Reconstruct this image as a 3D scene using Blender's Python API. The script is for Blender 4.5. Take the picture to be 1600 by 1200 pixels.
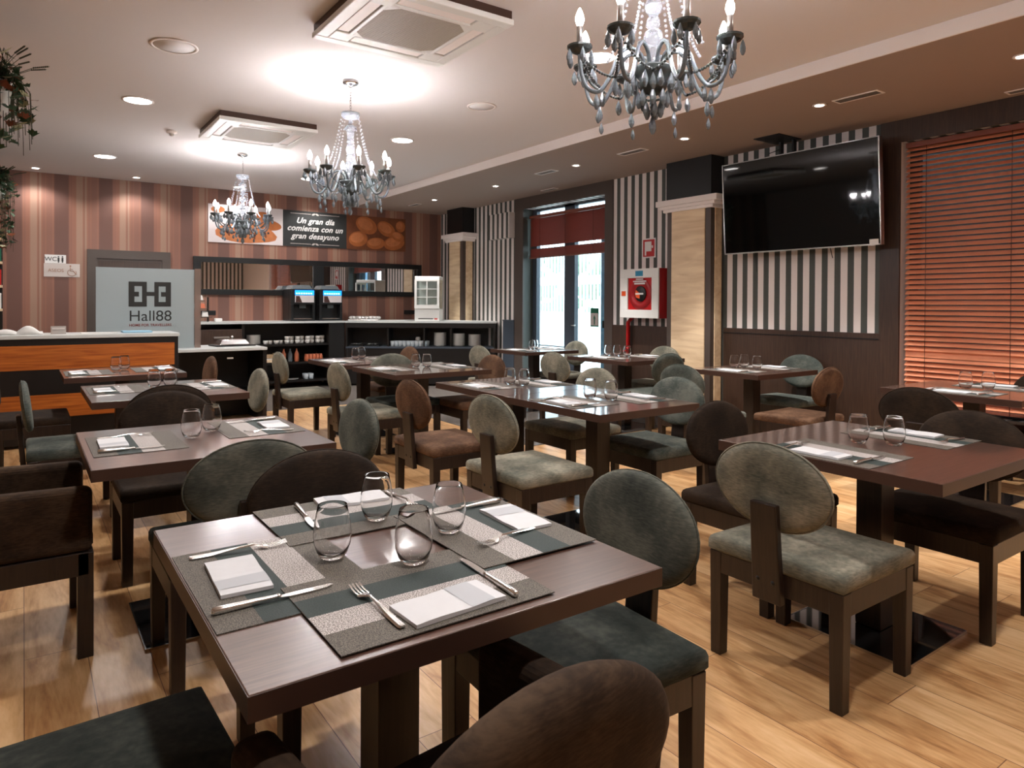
import bpy, bmesh, math, random
from mathutils import Matrix, Vector
random.seed(7)
for o in list(bpy.data.objects): bpy.data.objects.remove(o, do_unlink=True)
SC = bpy.context.scene; COL = SC.collection

# ---------------------------------------------------------------- camera, world, sun, exposure
H = 1.33
YAW = 0.6152302; PITCH = 0.0083373; ROLL = -0.0049360; FPX = 1080.4983; CYPX = 483.1308
camd = bpy.data.cameras.new('camera'); cam = bpy.data.objects.new('camera', camd); COL.objects.link(cam)
camd.sensor_width = 36; camd.lens = FPX / 1600 * 36; camd.shift_y = (CYPX - 600) / 1600
camd.clip_start = 0.02; camd.clip_end = 200
def cam_dir(x, yd, f):
    c, s = math.cos(ROLL), math.sin(ROLL)
    x, yd = c * x - s * yd, s * x + c * yd
    v = (x, -yd, f); c, s = math.cos(PITCH), math.sin(PITCH)
    v = (v[0], c * v[1] - s * v[2], s * v[1] + c * v[2])
    return Vector((v[0] * math.cos(YAW) + v[2] * math.sin(YAW), -v[0] * math.sin(YAW) + v[2] * math.cos(YAW), v[1]))
R_, U_, B_ = cam_dir(1, 0, 0), cam_dir(0, -1, 0), -cam_dir(0, 0, 1)
mw = Matrix((R_, U_, B_)).transposed().to_4x4(); mw.translation = (0, 0, H)
cam.matrix_world = mw; SC.camera = cam
camd.dof.use_dof = True; camd.dof.focus_distance = 2.3; camd.dof.aperture_fstop = 11.0

world = bpy.data.worlds.new('daylight'); SC.world = world; world.use_nodes = True
wn = world.node_tree.nodes; wn['Background'].inputs[0].default_value = (0.72, 0.87, 1.0, 1); wn['Background'].inputs[1].default_value = 3.4
SC.view_settings.view_transform = 'Standard'; SC.view_settings.look = 'None'
SC.view_settings.exposure = 1.15; SC.view_settings.gamma = 1
CH_W = 44.0      # watts per chandelier bulb
DOWN_W = 55     # big round downlights
SPOT_W = 105     # small recessed spots

# ---------------------------------------------------------------- materials
def lin(c):
    return tuple(((v / 255) / 12.92 if v / 255 <= 0.04045 else ((v / 255 + 0.055) / 1.055) ** 2.4) for v in c)
def newmat(name):
    m = bpy.data.materials.new(name); m.use_nodes = True
    nt = m.node_tree; return m, nt, nt.nodes, nt.links, nt.nodes['Principled BSDF']
def setp(p, **k):
    for a, b in k.items(): p.inputs[a.replace('_', ' ')].default_value = b
def mat(name, rgb, rough=.5, metal=0, spec=.5, coat=0, coat_rough=.1, noise=0, nscale=20, emit=None, estr=0, trans=0, ior=1.45, bump=0, bscale=60, sheen=0, stretch=None):
    m, nt, N, L, p = newmat(name)
    c = lin(rgb) + (1,)
    p.inputs['Base Color'].default_value = c; p.inputs['Roughness'].default_value = rough
    p.inputs['Metallic'].default_value = metal; p.inputs['Specular IOR Level'].default_value = spec
    p.inputs['Coat Weight'].default_value = coat; p.inputs['Coat Roughness'].default_value = coat_rough
    p.inputs['Transmission Weight'].default_value = trans; p.inputs['IOR'].default_value = ior
    if sheen: p.inputs['Sheen Weight'].default_value = sheen; p.inputs['Sheen Roughness'].default_value = .4
    if emit: p.inputs['Emission Color'].default_value = lin(emit) + (1,); p.inputs['Emission Strength'].default_value = estr
    if noise or bump:
        tc = N.new('ShaderNodeTexCoord'); mp = N.new('ShaderNodeMapping'); L.new(tc.outputs['Object'], mp.inputs[0])
        if stretch: mp.inputs['Scale'].default_value = stretch
    if noise:
        t = N.new('ShaderNodeTexNoise'); t.inputs['Scale'].default_value = nscale; t.inputs['Detail'].default_value = 4; L.new(mp.outputs[0], t.inputs[0])
        r = N.new('ShaderNodeMapRange'); r.inputs[3].default_value = 1 - noise; r.inputs[4].default_value = 1 + noise; L.new(t.outputs[0], r.inputs[0])
        h = N.new('ShaderNodeMix'); h.data_type = 'RGBA'; h.blend_type = 'MULTIPLY'; h.inputs[0].default_value = 1
        h.inputs[6].default_value = c; L.new(r.outputs[0], h.inputs[7]); L.new(h.outputs[2], p.inputs['Base Color'])
    if bump:
        t = N.new('ShaderNodeTexNoise'); t.inputs['Scale'].default_value = bscale; L.new(mp.outputs[0], t.inputs[0])
        b = N.new('ShaderNodeBump'); b.inputs['Strength'].default_value = bump; b.inputs['Distance'].default_value = .01
        L.new(t.outputs[0], b.inputs['Height']); L.new(b.outputs[0], p.inputs['Normal'])
    return m
def ramp(N, stops, interp='LINEAR'):
    r = N.new('ShaderNodeValToRGB'); r.color_ramp.interpolation = interp; e = r.color_ramp.elements
    while len(e) > 1: e.remove(e[-1])
    e[0].position = stops[0][0]; e[0].color = lin(stops[0][1]) + (1,)
    for pos, c in stops[1:]:
        x = e.new(pos); x.color = lin(c) + (1,)
    return r
def fract_axis(N, L, axis, period, phase=0.0):
    g = N.new('ShaderNodeNewGeometry'); s = N.new('ShaderNodeSeparateXYZ'); L.new(g.outputs['Position'], s.inputs[0])
    a = N.new('ShaderNodeMath'); a.operation = 'MULTIPLY_ADD'; a.inputs[1].default_value = 1 / period; a.inputs[2].default_value = phase
    L.new(s.outputs[axis], a.inputs[0])
    f = N.new('ShaderNodeMath'); f.operation = 'FRACT'; L.new(a.outputs[0], f.inputs[0]); return f.outputs[0]
def stripe_mat(name, period, phase=0, axis=1):
    m, nt, N, L, p = newmat(name)
    f = fract_axis(N, L, axis, period, phase)
    r = ramp(N, [(0, (230, 221, 217)), (.52, (70, 74, 69))], 'CONSTANT'); L.new(f, r.inputs[0]); L.new(r.outputs[0], p.inputs['Base Color'])
    setp(p, Roughness=.6); return m
def wallpaper():
    m, nt, N, L, p = newmat('wallpaper brown stripes')
    f = fract_axis(N, L, 0, .52, .30)
    A, B, C_, D = (136, 95, 80), (160, 127, 108), (110, 77, 67), (148, 101, 83)
    st = [(0, C_), (.26, C_), (.30, D), (.33, A), (.36, D), (.43, D), (.455, B), (.58, B), (.60, D), (.625, A), (.645, B), (.665, B), (.69, D), (.74, A), (.77, D), (.80, A), (.90, A), (.94, D), (.97, C_), (1, C_)]
    r = ramp(N, st); L.new(f, r.inputs[0]); L.new(r.outputs[0], p.inputs['Base Color']); setp(p, Roughness=.55); return m
def wood_floor():
    m, nt, N, L, p = newmat('oak laminate')
    g = N.new('ShaderNodeNewGeometry'); sx = N.new('ShaderNodeSeparateXYZ'); L.new(g.outputs['Position'], sx.inputs[0])
    def mth(op, a, b=None, c=None):
        n = N.new('ShaderNodeMath'); n.operation = op
        for i, v in enumerate((a, b, c)):
            if v is None: continue
            if isinstance(v, (int, float)): n.inputs[i].default_value = v
            else: L.new(v, n.inputs[i])
        return n.outputs[0]
    W, LEN = .196, 1.29
    u = mth('DIVIDE', sx.outputs[0], W); iu = mth('FLOOR', u); fu = mth('SUBTRACT', u, iu)
    wn_ = N.new('ShaderNodeTexWhiteNoise'); wn_.noise_dimensions = '1D'; L.new(iu, wn_.inputs['W'])
    v = mth('ADD', mth('DIVIDE', sx.outputs[1], LEN), wn_.outputs[0]); iv = mth('FLOOR', v); fv = mth('SUBTRACT', v, iv)
    cmb = N.new('ShaderNodeCombineXYZ'); L.new(iu, cmb.inputs[0]); L.new(iv, cmb.inputs[1])
    wn2 = N.new('ShaderNodeTexWhiteNoise'); wn2.noise_dimensions = '2D'; L.new(cmb.outputs[0], wn2.inputs['Vector'])
    # grain coordinates stretched along y, shifted per plank
    c2 = N.new('ShaderNodeCombineXYZ'); L.new(mth('MULTIPLY_ADD', sx.outputs[0], 1, mth('MULTIPLY', wn2.outputs[0], 37)), c2.inputs[0])
    L.new(mth('MULTIPLY', sx.outputs[1], .16), c2.inputs[1]); L.new(mth('MULTIPLY', wn2.outputs[0], 13), c2.inputs[2])
    n1 = N.new('ShaderNodeTexNoise'); n1.inputs['Scale'].default_value = 9; n1.inputs['Detail'].default_value = 6; n1.inputs['Roughness'].default_value = .6; n1.inputs['Distortion'].default_value = 1.2; L.new(c2.outputs[0], n1.inputs[0])
    n2 = N.new('ShaderNodeTexNoise'); n2.inputs['Scale'].default_value = 70; n2.inputs['Detail'].default_value = 4; L.new(c2.outputs[0], n2.inputs[0])
    mix = mth('MULTIPLY_ADD', n2.outputs[0], .28, mth('MULTIPLY', n1.outputs[0], .8))
    mix = mth('ADD', mix, mth('MULTIPLY_ADD', wn2.outputs[0], .10, -.05))
    r = ramp(N, [(.30, (136, 90, 54)), (.45, (190, 142, 93)), (.58, (214, 171, 121)), (.75, (230, 193, 148))]); L.new(mix, r.inputs[0])
    e1 = mth('LESS_THAN', fu, .014); e2 = mth('LESS_THAN', fv, .0022); edge = mth('MAXIMUM', e1, e2)
    mx = N.new('ShaderNodeMix'); mx.data_type = 'RGBA'; L.new(edge, mx.inputs[0]); L.new(r.outputs[0], mx.inputs[6]); mx.inputs[7].default_value = lin((118, 78, 50)) + (1,)
    L.new(mx.outputs[2], p.inputs['Base Color']); setp(p, Roughness=.34)
    p.inputs['Specular IOR Level'].default_value = .45
    return m
def wood(name, dark, light, scale=6, axis=0, rough=.35, coat=.0, st=12):
    m, nt, N, L, p = newmat(name)
    tc = N.new('ShaderNodeTexCoord'); mp = N.new('ShaderNodeMapping'); s = [st, st, st]; s[axis] = 1; mp.inputs['Scale'].default_value = s
    L.new(tc.outputs['Object'], mp.inputs[0]); n = N.new('ShaderNodeTexNoise'); n.inputs['Scale'].default_value = scale; n.inputs['Detail'].default_value = 5; n.inputs['Distortion'].default_value = .6
    L.new(mp.outputs[0], n.inputs[0]); r = ramp(N, [(.32, dark), (.68, light)]); L.new(n.outputs[0], r.inputs[0]); L.new(r.outputs[0], p.inputs['Base Color'])
    setp(p, Roughness=rough); p.inputs['Coat Weight'].default_value = coat; p.inputs['Coat Roughness'].default_value = .11; return m
def velvet(name, dark, mid, light):
    m, nt, N, L, p = newmat(name)
    tc = N.new('ShaderNodeTexCoord'); n = N.new('ShaderNodeTexNoise'); n.inputs['Scale'].default_value = 5.5; n.inputs['Detail'].default_value = 5; n.inputs['Roughness'].default_value = .6
    oi = N.new('ShaderNodeObjectInfo'); ad = N.new('ShaderNodeVectorMath'); ad.operation = 'ADD'; sc = N.new('ShaderNodeMath'); sc.operation = 'MULTIPLY'; sc.inputs[1].default_value = 31
    L.new(oi.outputs['Random'], sc.inputs[0]); L.new(tc.outputs['Object'], ad.inputs[0]); L.new(sc.outputs[0], ad.inputs[1]); L.new(ad.outputs[0], n.inputs[0])
    mp = N.new('ShaderNodeMapping'); mp.inputs['Scale'].default_value = (1, 1, 5); L.new(ad.outputs[0], mp.inputs[0])
    n2 = N.new('ShaderNodeTexNoise'); n2.inputs['Scale'].default_value = 45; n2.inputs['Detail'].default_value = 3; L.new(mp.outputs[0], n2.inputs[0])
    a = N.new('ShaderNodeMath'); a.operation = 'MULTIPLY_ADD'; a.inputs[1].default_value = .35; L.new(n2.outputs[0], a.inputs[0])
    b = N.new('ShaderNodeMath'); b.operation = 'MULTIPLY'; b.inputs[1].default_value = .75; L.new(n.outputs[0], b.inputs[0]); L.new(b.outputs[0], a.inputs[2])
    r = ramp(N, [(.36, dark), (.53, mid), (.70, light)]); L.new(a.outputs[0], r.inputs[0]); L.new(r.outputs[0], p.inputs['Base Color'])
    setp(p, Roughness=.85); p.inputs['Sheen Weight'].default_value = .6; p.inputs['Sheen Roughness'].default_value = .35
    p.inputs['Sheen Tint'].default_value = lin(light) + (1,); p.inputs['Specular IOR Level'].default_value = .15
    bp = N.new('ShaderNodeBump'); bp.inputs['Strength'].default_value = .12; bp.inputs['Distance'].default_value = .004; L.new(n2.outputs[0], bp.inputs['Height']); L.new(bp.outputs[0], p.inputs['Normal'])
    return m
def weave(name, a, b):
    m, nt, N, L, p = newmat(name)
    tc = N.new('ShaderNodeTexCoord'); n = N.new('ShaderNodeTexNoise'); n.inputs['Scale'].default_value = 420; n.inputs['Detail'].default_value = 1; L.new(tc.outputs['Object'], n.inputs[0])
    r = ramp(N, [(.42, a), (.6, b)]); L.new(n.outputs[0], r.inputs[0]); L.new(r.outputs[0], p.inputs['Base Color']); setp(p, Roughness=.75)
    bp = N.new('ShaderNodeBump'); bp.inputs['Strength'].default_value = .3; bp.inputs['Distance'].default_value = .002; L.new(n.outputs[0], bp.inputs['Height']); L.new(bp.outputs[0], p.inputs['Normal'])
    return m
def thin_glass(name, tint=(1, 1, 1), refl=1.0):
    m, nt, N, L, p = newmat(name); N.remove(p); out = N['Material Output']
    t = N.new('ShaderNodeBsdfTransparent'); t.inputs[0].default_value = tint + (1,); g = N.new('ShaderNodeBsdfGlossy'); g.inputs['Roughness'].default_value = .01
    f = N.new('ShaderNodeLayerWeight'); pw = N.new('ShaderNodeMath'); pw.operation = 'POWER'; pw.inputs[1].default_value = 5; L.new(f.outputs['Facing'], pw.inputs[0]); mm = N.new('ShaderNodeMath'); mm.operation = 'MULTIPLY_ADD'; mm.inputs[1].default_value = .9; mm.inputs[2].default_value = .04 * refl; L.new(pw.outputs[0], mm.inputs[0])
    mx = N.new('ShaderNodeMixShader'); L.new(mm.outputs[0], mx.inputs[0]); L.new(t.outputs[0], mx.inputs[1]); L.new(g.outputs[0], mx.inputs[2]); L.new(mx.outputs[0], out.inputs[0]); return m
def transluc(name, rgb, fac=.5, rough=.5):
    m, nt, N, L, p = newmat(name); out = N['Material Output']
    p.inputs['Base Color'].default_value = lin(rgb) + (1,); p.inputs['Roughness'].default_value = rough
    t = N.new('ShaderNodeBsdfTranslucent'); t.inputs[0].default_value = lin(rgb) + (1,)
    mx = N.new('ShaderNodeMixShader'); mx.inputs[0].default_value = fac; L.new(p.outputs[0], mx.inputs[1]); L.new(t.outputs[0], mx.inputs[2]); L.new(mx.outputs[0], out.inputs[0]); return m

MT = dict(
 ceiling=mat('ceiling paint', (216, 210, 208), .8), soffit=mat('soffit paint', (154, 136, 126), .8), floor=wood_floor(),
 tile=mat('grey floor tile', (112, 104, 98), .22, noise=.08, nscale=3), wallpaper=wallpaper(), stripes=stripe_mat('black and cream striped paper', .1285, .946),
 plain=mat('plain wall paint', (212, 202, 196), .7), wenge=wood('dark wenge panel', (50, 35, 27), (68, 49, 38), 5, 2, .42, st=22), graphite=mat('graphite trim', (78, 68, 62), .45),
 slate=mat('blue grey laminate', (62, 70, 80), .45), black=mat('matt black', (16, 17, 18), .45), blackwood=mat('black stained wood', (24, 20, 18), .38, noise=.2, nscale=9),
 legs=wood('espresso stained beech', (30, 21, 17), (46, 33, 26), 6, 2, .36, st=15), top=wood('wenge table top', (70, 48, 39), (92, 66, 55), 7, 0, .3, 1.0, st=18),
 topedge=mat('table edge band', (66, 45, 36), .4), oakpanel=wood('light oak panel', (214, 184, 146), (238, 214, 178), 2.2, 1, .45, st=7), orangewood=wood('orange teak veneer', (150, 74, 22), (196, 112, 44), 3.2, 0, .35, st=20),
 white=mat('white moulding', (240, 232, 228), .5), whiteplastic=mat('white plastic', (226, 226, 222), .4), cream=mat('cream plastic grille', (178, 170, 156), .55),
 worktop=mat('pale stone worktop', (206, 210, 208), .28), chrome=mat('polished steel', (214, 214, 214), .16, 1), brushed=mat('brushed nickel', (186, 184, 180), .3, 1),
 plate=mat('black glass base', (34, 36, 38), .05, 0, .8, coat=1, coat_rough=.03), steel=mat('cutlery steel', (240, 238, 235), .24, 1),
 glass=mat('clear glass', (255, 255, 255), 0, trans=1, ior=1.3), crystal=mat('clear acrylic crystal', (232, 240, 250), .08, trans=.75, ior=1.5), smoke=mat('smoky grey acrylic', (108, 116, 120), .16, trans=.25, ior=1.5),
 smokedark=mat('dark smoky acrylic', (66, 72, 72), .2, trans=.1), pane=thin_glass('window pane', (.93, .97, .96)), mirror=mat('mirror silver', (236, 236, 236), .015, 1),
 tvscreen=mat('television screen', (5, 8, 8), .04, 0, .5, coat=.2, coat_rough=.03), red=mat('fire red enamel', (178, 20, 22), .35), hosered=mat('red hose reel', (150, 22, 26), .4), orange=mat('orange plastic', (214, 80, 30), .5),
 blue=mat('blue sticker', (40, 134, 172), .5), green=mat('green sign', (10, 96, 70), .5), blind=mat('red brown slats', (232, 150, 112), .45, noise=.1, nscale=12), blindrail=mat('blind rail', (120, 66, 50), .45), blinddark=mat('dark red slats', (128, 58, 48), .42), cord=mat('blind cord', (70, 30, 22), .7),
 darkgrey=velvet('dark green velvet', (28, 32, 30), (44, 48, 44), (66, 68, 62)), grey=velvet('sage grey velvet', (70, 74, 67), (108, 106, 94), (146, 140, 124)), brown=velvet('brown velvet', (24, 18, 14), (37, 28, 21), (54, 42, 32)),
 fern=velvet('grey green velvet', (52, 56, 52), (78, 80, 73), (108, 107, 96)),
 cocoa=velvet('cocoa velvet', (32, 23, 17), (50, 37, 27), (74, 57, 42)),
 teal=velvet('blue green velvet', (48, 54, 52), (72, 78, 73), (104, 106, 98)), umber=velvet('chestnut velvet', (52, 37, 27), (78, 55, 40), (106, 79, 59)),
 mat_dark=weave('mat dark green weave', (30, 42, 40), (46, 58, 55)), mat_taupe=weave('mat taupe weave', (62, 58, 52), (112, 104, 94)), mat_light=weave('mat light weave', (104, 98, 94), (206, 198, 194)),
 napkin=mat('paper napkin', (206, 206, 208), .8, noise=.03, nscale=40), napkin_band=mat('grey napkin stripe', (180, 182, 186), .8), bulb=mat('lit bulb', (255, 255, 255), .3, emit=(255, 246, 250), estr=22),
 lamp=mat('lit downlight', (255, 255, 255), .3, emit=(255, 250, 246), estr=14), spotlamp=mat('lit spot', (255, 255, 255), .3, emit=(255, 250, 244), estr=22), speaker=mat('speaker grille', (232, 230, 230), .6),
 vent=mat('vent slats', (120, 112, 106), .5), frosted=transluc('frosted glass', (176, 186, 188), .35, .3), logo=mat('logo black', (34, 34, 32), .5), logored=mat('logo red', (120, 44, 34), .6),
 signwhite=mat('sign white', (226, 224, 222), .5), signgrey=mat('sign silver', (196, 186, 180), .45), bronze=mat('sign bronze letters', (150, 112, 88), .5), signboard=mat('poster charcoal', (46, 48, 48), .6),
 postwhite=mat('poster pale', (222, 212, 212), .6, noise=.08, nscale=3), bread=mat('printed pastry', (190, 116, 70), .6, noise=.35, nscale=14), breaddark=mat('printed dark bread', (112, 62, 34), .6, noise=.4, nscale=9), breadmid=mat('printed roll', (170, 98, 50), .6, noise=.35, nscale=11), berry=mat('printed berries', (48, 44, 52), .6),

 tumblerglass=mat('pale tumbler glass', (226, 234, 238), .12, trans=.45, ior=1.3), china=mat('white china', (214, 210, 204), .3), towel=mat('pale cloth', (226, 224, 224), .85), bluecloth=mat('light blue folder', (150, 190, 212), .6), leaf=mat('ivy leaf', (46, 72, 46), .55, noise=.35, nscale=6), leafpale=mat('variegated leaf', (150, 148, 112), .6, noise=.2), leafrust=mat('rust leaf', (120, 62, 36), .6), stem=mat('stem', (60, 60, 40), .7), pot=mat('white pot', (222, 222, 218), .5),
 display=mat('lit blue display', (10, 60, 140), .3, emit=(20, 120, 230), estr=1.6), displaywhite=mat('lit buttons', (120, 200, 255), .3, emit=(120, 210, 255), estr=3), panelpic=mat('machine picture', (214, 206, 206), .4), panelskin=mat('machine picture dark', (70, 44, 40), .5),
 ground=mat('pale terrace paving', (206, 208, 206), .8, noise=.06, nscale=3), outwall=mat('white garden wall', (226, 226, 224), .8), fence=mat('grey painted pickets', (206, 216, 216), .6), bush=mat('garden hedge', (110, 140, 104), .8, noise=.4, nscale=5), canopy=mat('dark opposite wall', (18, 15, 15), .8), bluestrip=mat('blue post', (96, 132, 160), .5),  # last two: added view blocker, solid strip for tinted glass reflection
 redlamp=mat('red light', (200, 30, 30), .4), jar=mat('amber jars', (196, 110, 76), .35, noise=.2, nscale=30), packet=mat('orange packet', (206, 112, 78), .5), paper=mat('paper', (228, 226, 222), .8), menu=mat('menu stand acrylic', (190, 180, 172), .2, trans=.4), foil=mat('foil tray', (208, 204, 200), .35, .6, noise=.2, nscale=40), copperglass=mat('tinted glass edge', (170, 150, 140), .1, trans=.6))
MT['ground'].node_tree.nodes['Principled BSDF'].inputs['Specular IOR Level'].default_value = .2

# ---------------------------------------------------------------- mesh helpers
class MB:
    def __init__(s): s.v = []; s.f = []; s.sm = []
    def add(s, vs, fs, smooth=False):
        n = len(s.v); s.v += [tuple(v) for v in vs]; s.f += [tuple(i + n for i in f) for f in fs]; s.sm += [smooth] * len(fs); return s
    def box(s, x0, x1, y0, y1, z0, z1):
        return s.add([(x0, y0, z0), (x1, y0, z0), (x1, y1, z0), (x0, y1, z0), (x0, y0, z1), (x1, y0, z1), (x1, y1, z1), (x0, y1, z1)],
                     [(0, 3, 2, 1), (4, 5, 6, 7), (0, 1, 5, 4), (1, 2, 6, 5), (2, 3, 7, 6), (3, 0, 4, 7)])
    def hexa(s, b, t):   # bottom quad, top quad (ccw seen from above)
        return s.add(list(b) + list(t), [(0, 3, 2, 1), (4, 5, 6, 7), (0, 1, 5, 4), (1, 2, 6, 5), (2, 3, 7, 6), (3, 0, 4, 7)])
    def lathe(s, prof, c=(0, 0, 0), seg=20, smooth=True, caps=True):
        vs = []; fs = []
        for r, z in prof:
            for k in range(seg):
                a = 2 * math.pi * k / seg; vs.append((c[0] + r * math.cos(a), c[1] + r * math.sin(a), c[2] + z))
        for i in range(len(prof) - 1):
            for k in range(seg):
                k2 = (k + 1) % seg; fs.append((i * seg + k, i * seg + k2, (i + 1) * seg + k2, (i + 1) * seg + k))
        if caps:
            if prof[0][0] > 1e-6: fs.append(tuple(range(seg - 1, -1, -1)))
            if prof[-1][0] > 1e-6: fs.append(tuple((len(prof) - 1) * seg + k for k in range(seg)))
        return s.add(vs, fs, smooth)
    def tube(s, pts, r, seg=8, smooth=True, cap=True):
        pts = [Vector(p) for p in pts]; n = len(pts); rs = r if isinstance(r, (list, tuple)) else [r] * n
        vs = []; fs = []; up = None
        for i, p in enumerate(pts):
            d = (pts[min(i + 1, n - 1)] - pts[max(i - 1, 0)]).normalized()
            if up is None: up = Vector((0, 0, 1)) if abs(d.z) < .9 else Vector((1, 0, 0))
            a = d.cross(up).normalized(); b = a.cross(d).normalized(); up = b
            for k in range(seg):
                t = 2 * math.pi * k / seg; vs.append(p + (a * math.cos(t) + b * math.sin(t)) * rs[i])
        for i in range(n - 1):
            for k in range(seg):
                k2 = (k + 1) % seg; fs.append((i * seg + k, i * seg + k2, (i + 1) * seg + k2, (i + 1) * seg + k))
        if cap: fs.append(tuple(range(seg - 1, -1, -1))); fs.append(tuple((n - 1) * seg + k for k in range(seg)))
        return s.add(vs, fs, smooth)
    def ball(s, c, r, seg=8, rings=6, sc=(1, 1, 1)):
        vs = []; fs = []
        for i in range(rings + 1):
            t = math.pi * i / rings
            for k in range(seg):
                a = 2 * math.pi * k / seg; vs.append((c[0] + r * sc[0] * math.sin(t) * math.cos(a), c[1] + r * sc[1] * math.sin(t) * math.sin(a), c[2] - r * sc[2] * math.cos(t)))
        for i in range(rings):
            for k in range(seg):
                k2 = (k + 1) % seg; fs.append((i * seg + k, i * seg + k2, (i + 1) * seg + k2, (i + 1) * seg + k))
        return s.add(vs, fs, True)
    def prism(s, poly, z0, z1):
        n = len(poly); vs = [(x, y, z0) for x, y in poly] + [(x, y, z1) for x, y in poly]
        return s.add(vs, [tuple(range(n - 1, -1, -1)), tuple(range(n, 2 * n))] + [(i, (i + 1) % n, n + (i + 1) % n, n + i) for i in range(n)])
    def xf(s, m):
        s.v = [tuple(m @ Vector(v)) for v in s.v]; return s
def obj(name, mb, m, parent=None, bevel=0, loc=None, rot=None, seg=2, sub=0):
    me = bpy.data.meshes.new(name); me.from_pydata(mb.v, [], mb.f); me.validate()
    if len(me.polygons) == len(mb.sm):
        me.polygons.foreach_set('use_smooth', mb.sm)
    me.update()
    bm = bmesh.new(); bm.from_mesh(me); bmesh.ops.recalc_face_normals(bm, faces=bm.faces); bm.to_mesh(me); bm.free()
    me.materials.append(MT[m] if isinstance(m, str) else m)
    o = bpy.data.objects.new(name, me); COL.objects.link(o)
    if parent: o.parent = parent
    if loc: o.location = loc
    if rot: o.rotation_euler = rot
    if bevel:
        b = o.modifiers.new('bevel', 'BEVEL'); b.width = bevel; b.segments = seg; b.limit_method = 'ANGLE'
    if sub:
        b = o.modifiers.new('sub', 'SUBSURF'); b.levels = sub; b.render_levels = sub
    return o
def tag(o, label, cat, group=None, kind=None):
    o['label'] = label; o['category'] = cat
    if group: o['group'] = group
    if kind: o['kind'] = kind
    return o
def thing(name, label, cat, loc=(0, 0, 0), rz=0, group=None):
    o = bpy.data.objects.new(name, None); COL.objects.link(o); o.empty_display_size = .1
    o.location = loc; o.rotation_euler = (0, 0, rz); return tag(o, label, cat, group)
def struct(name, mb, m, parent=None, bevel=0):
    o = obj(name, mb, m, parent, bevel)
    if not parent: o['kind'] = 'structure'
    return o
KIDS = {}
def tree_copy(o, loc=None, rz=None, parent=None):
    c = o.copy(); COL.objects.link(c)
    if parent is not None:
        c.parent = parent; c.matrix_parent_inverse = o.matrix_parent_inverse.copy()
    if loc is not None: c.location = loc
    if rz is not None: c.rotation_euler = (0, 0, rz)
    for ch in list(KIDSOF(o)): tree_copy(ch, parent=c)
    return c
def KIDSOF(o): return [x for x in bpy.data.objects if x.parent == o]
def relabel(o, label, group=None):
    o['label'] = label
    if group: o['group'] = group
    return o
def text_mesh(txt, size, extrude=.001, shear=0, offset=0, align='CENTER', space=1.0):
    cu = bpy.data.curves.new('text', 'FONT'); cu.body = txt; cu.size = size; cu.extrude = extrude; cu.shear = shear; cu.offset = offset
    cu.align_x = align; cu.align_y = 'CENTER'; cu.space_character = space
    to = bpy.data.objects.new('text', cu); COL.objects.link(to)
    dg = bpy.context.evaluated_depsgraph_get(); me = bpy.data.meshes.new_from_object(to.evaluated_get(dg))
    bpy.data.objects.remove(to, do_unlink=True); bpy.data.curves.remove(cu); return me
def text_obj(name, txt, size, m, parent, mtx, **k):
    me = text_mesh(txt, size, **k); me.transform(mtx); me.materials.clear(); me.materials.append(MT[m])
    o = bpy.data.objects.new(name, me); COL.objects.link(o)
    if parent: o.parent = parent
    return o
FACE_Y = Matrix.Rotation(math.pi / 2, 4, 'X')                      # text lying in xz, read from -y
FACE_X = Matrix.Rotation(-math.pi / 2, 4, 'Z') @ Matrix.Rotation(math.pi / 2, 4, 'X')   # read from -x
PI = math.pi
# ---------------------------------------------------------------- room shell
XR, YB = 6.3, 11.2; XL, YF = -4.2, -2.8; ZS, ZM = 2.955, 3.05; XF = 4.57
struct('floor', MB().box(XL, XR + .25, YF, 8.6, -.05, 0), 'floor')
struct('floor_tiled', MB().box(XL, XR + .25, 8.6, YB, -.05, 0), 'tile')
struct('floor_entrance', MB().box(3.85, XR + .2, 5.14, 8.6, 0, .004), 'tile')
c = MB().box(XL, XF, YF, YB, ZM, ZM + .1)
struct('ceiling', c, 'ceiling')
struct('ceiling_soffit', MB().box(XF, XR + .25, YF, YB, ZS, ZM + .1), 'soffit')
struct('trim_1', MB().box(XF - .012, XF, YF, YB, ZS - .002, ZM), 'white')
struct('wall_back', MB().box(XL, XR + .25, YB, YB + .15, 0, ZM), 'wallpaper')
struct('wall_left', MB().box(XL - .15, XL, YF, YB, 0, ZM), 'plain')
struct('wall_front', MB().box(XL, 4.9, YF - .15, YF, 0, ZM), 'plain')
struct('wall_front_striped', MB().box(4.9, XR + .25, YF - .15, YF, 0, ZM), stripe_mat('striped paper behind', .1285, .2, 0))
# right wall: window opening y .3 to 3.0 (z .42 to 2.76), door opening y 6.77 to 8.6 (z 0 to 2.78)
w = MB()
w.box(XR, XR + .25, YF, .3, 0, ZS).box(XR, XR + .25, .3, 3.0, 0, .42).box(XR, XR + .25, .3, 3.0, 2.76, ZS)
w.box(XR, XR + .25, 3.0, 6.77, 0, ZS).box(XR, XR + .25, 6.77, 8.6, 2.78, ZS).box(XR, XR + .25, 8.6, YB, 0, ZS)
struct('wall_right', w, 'stripes')
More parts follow.
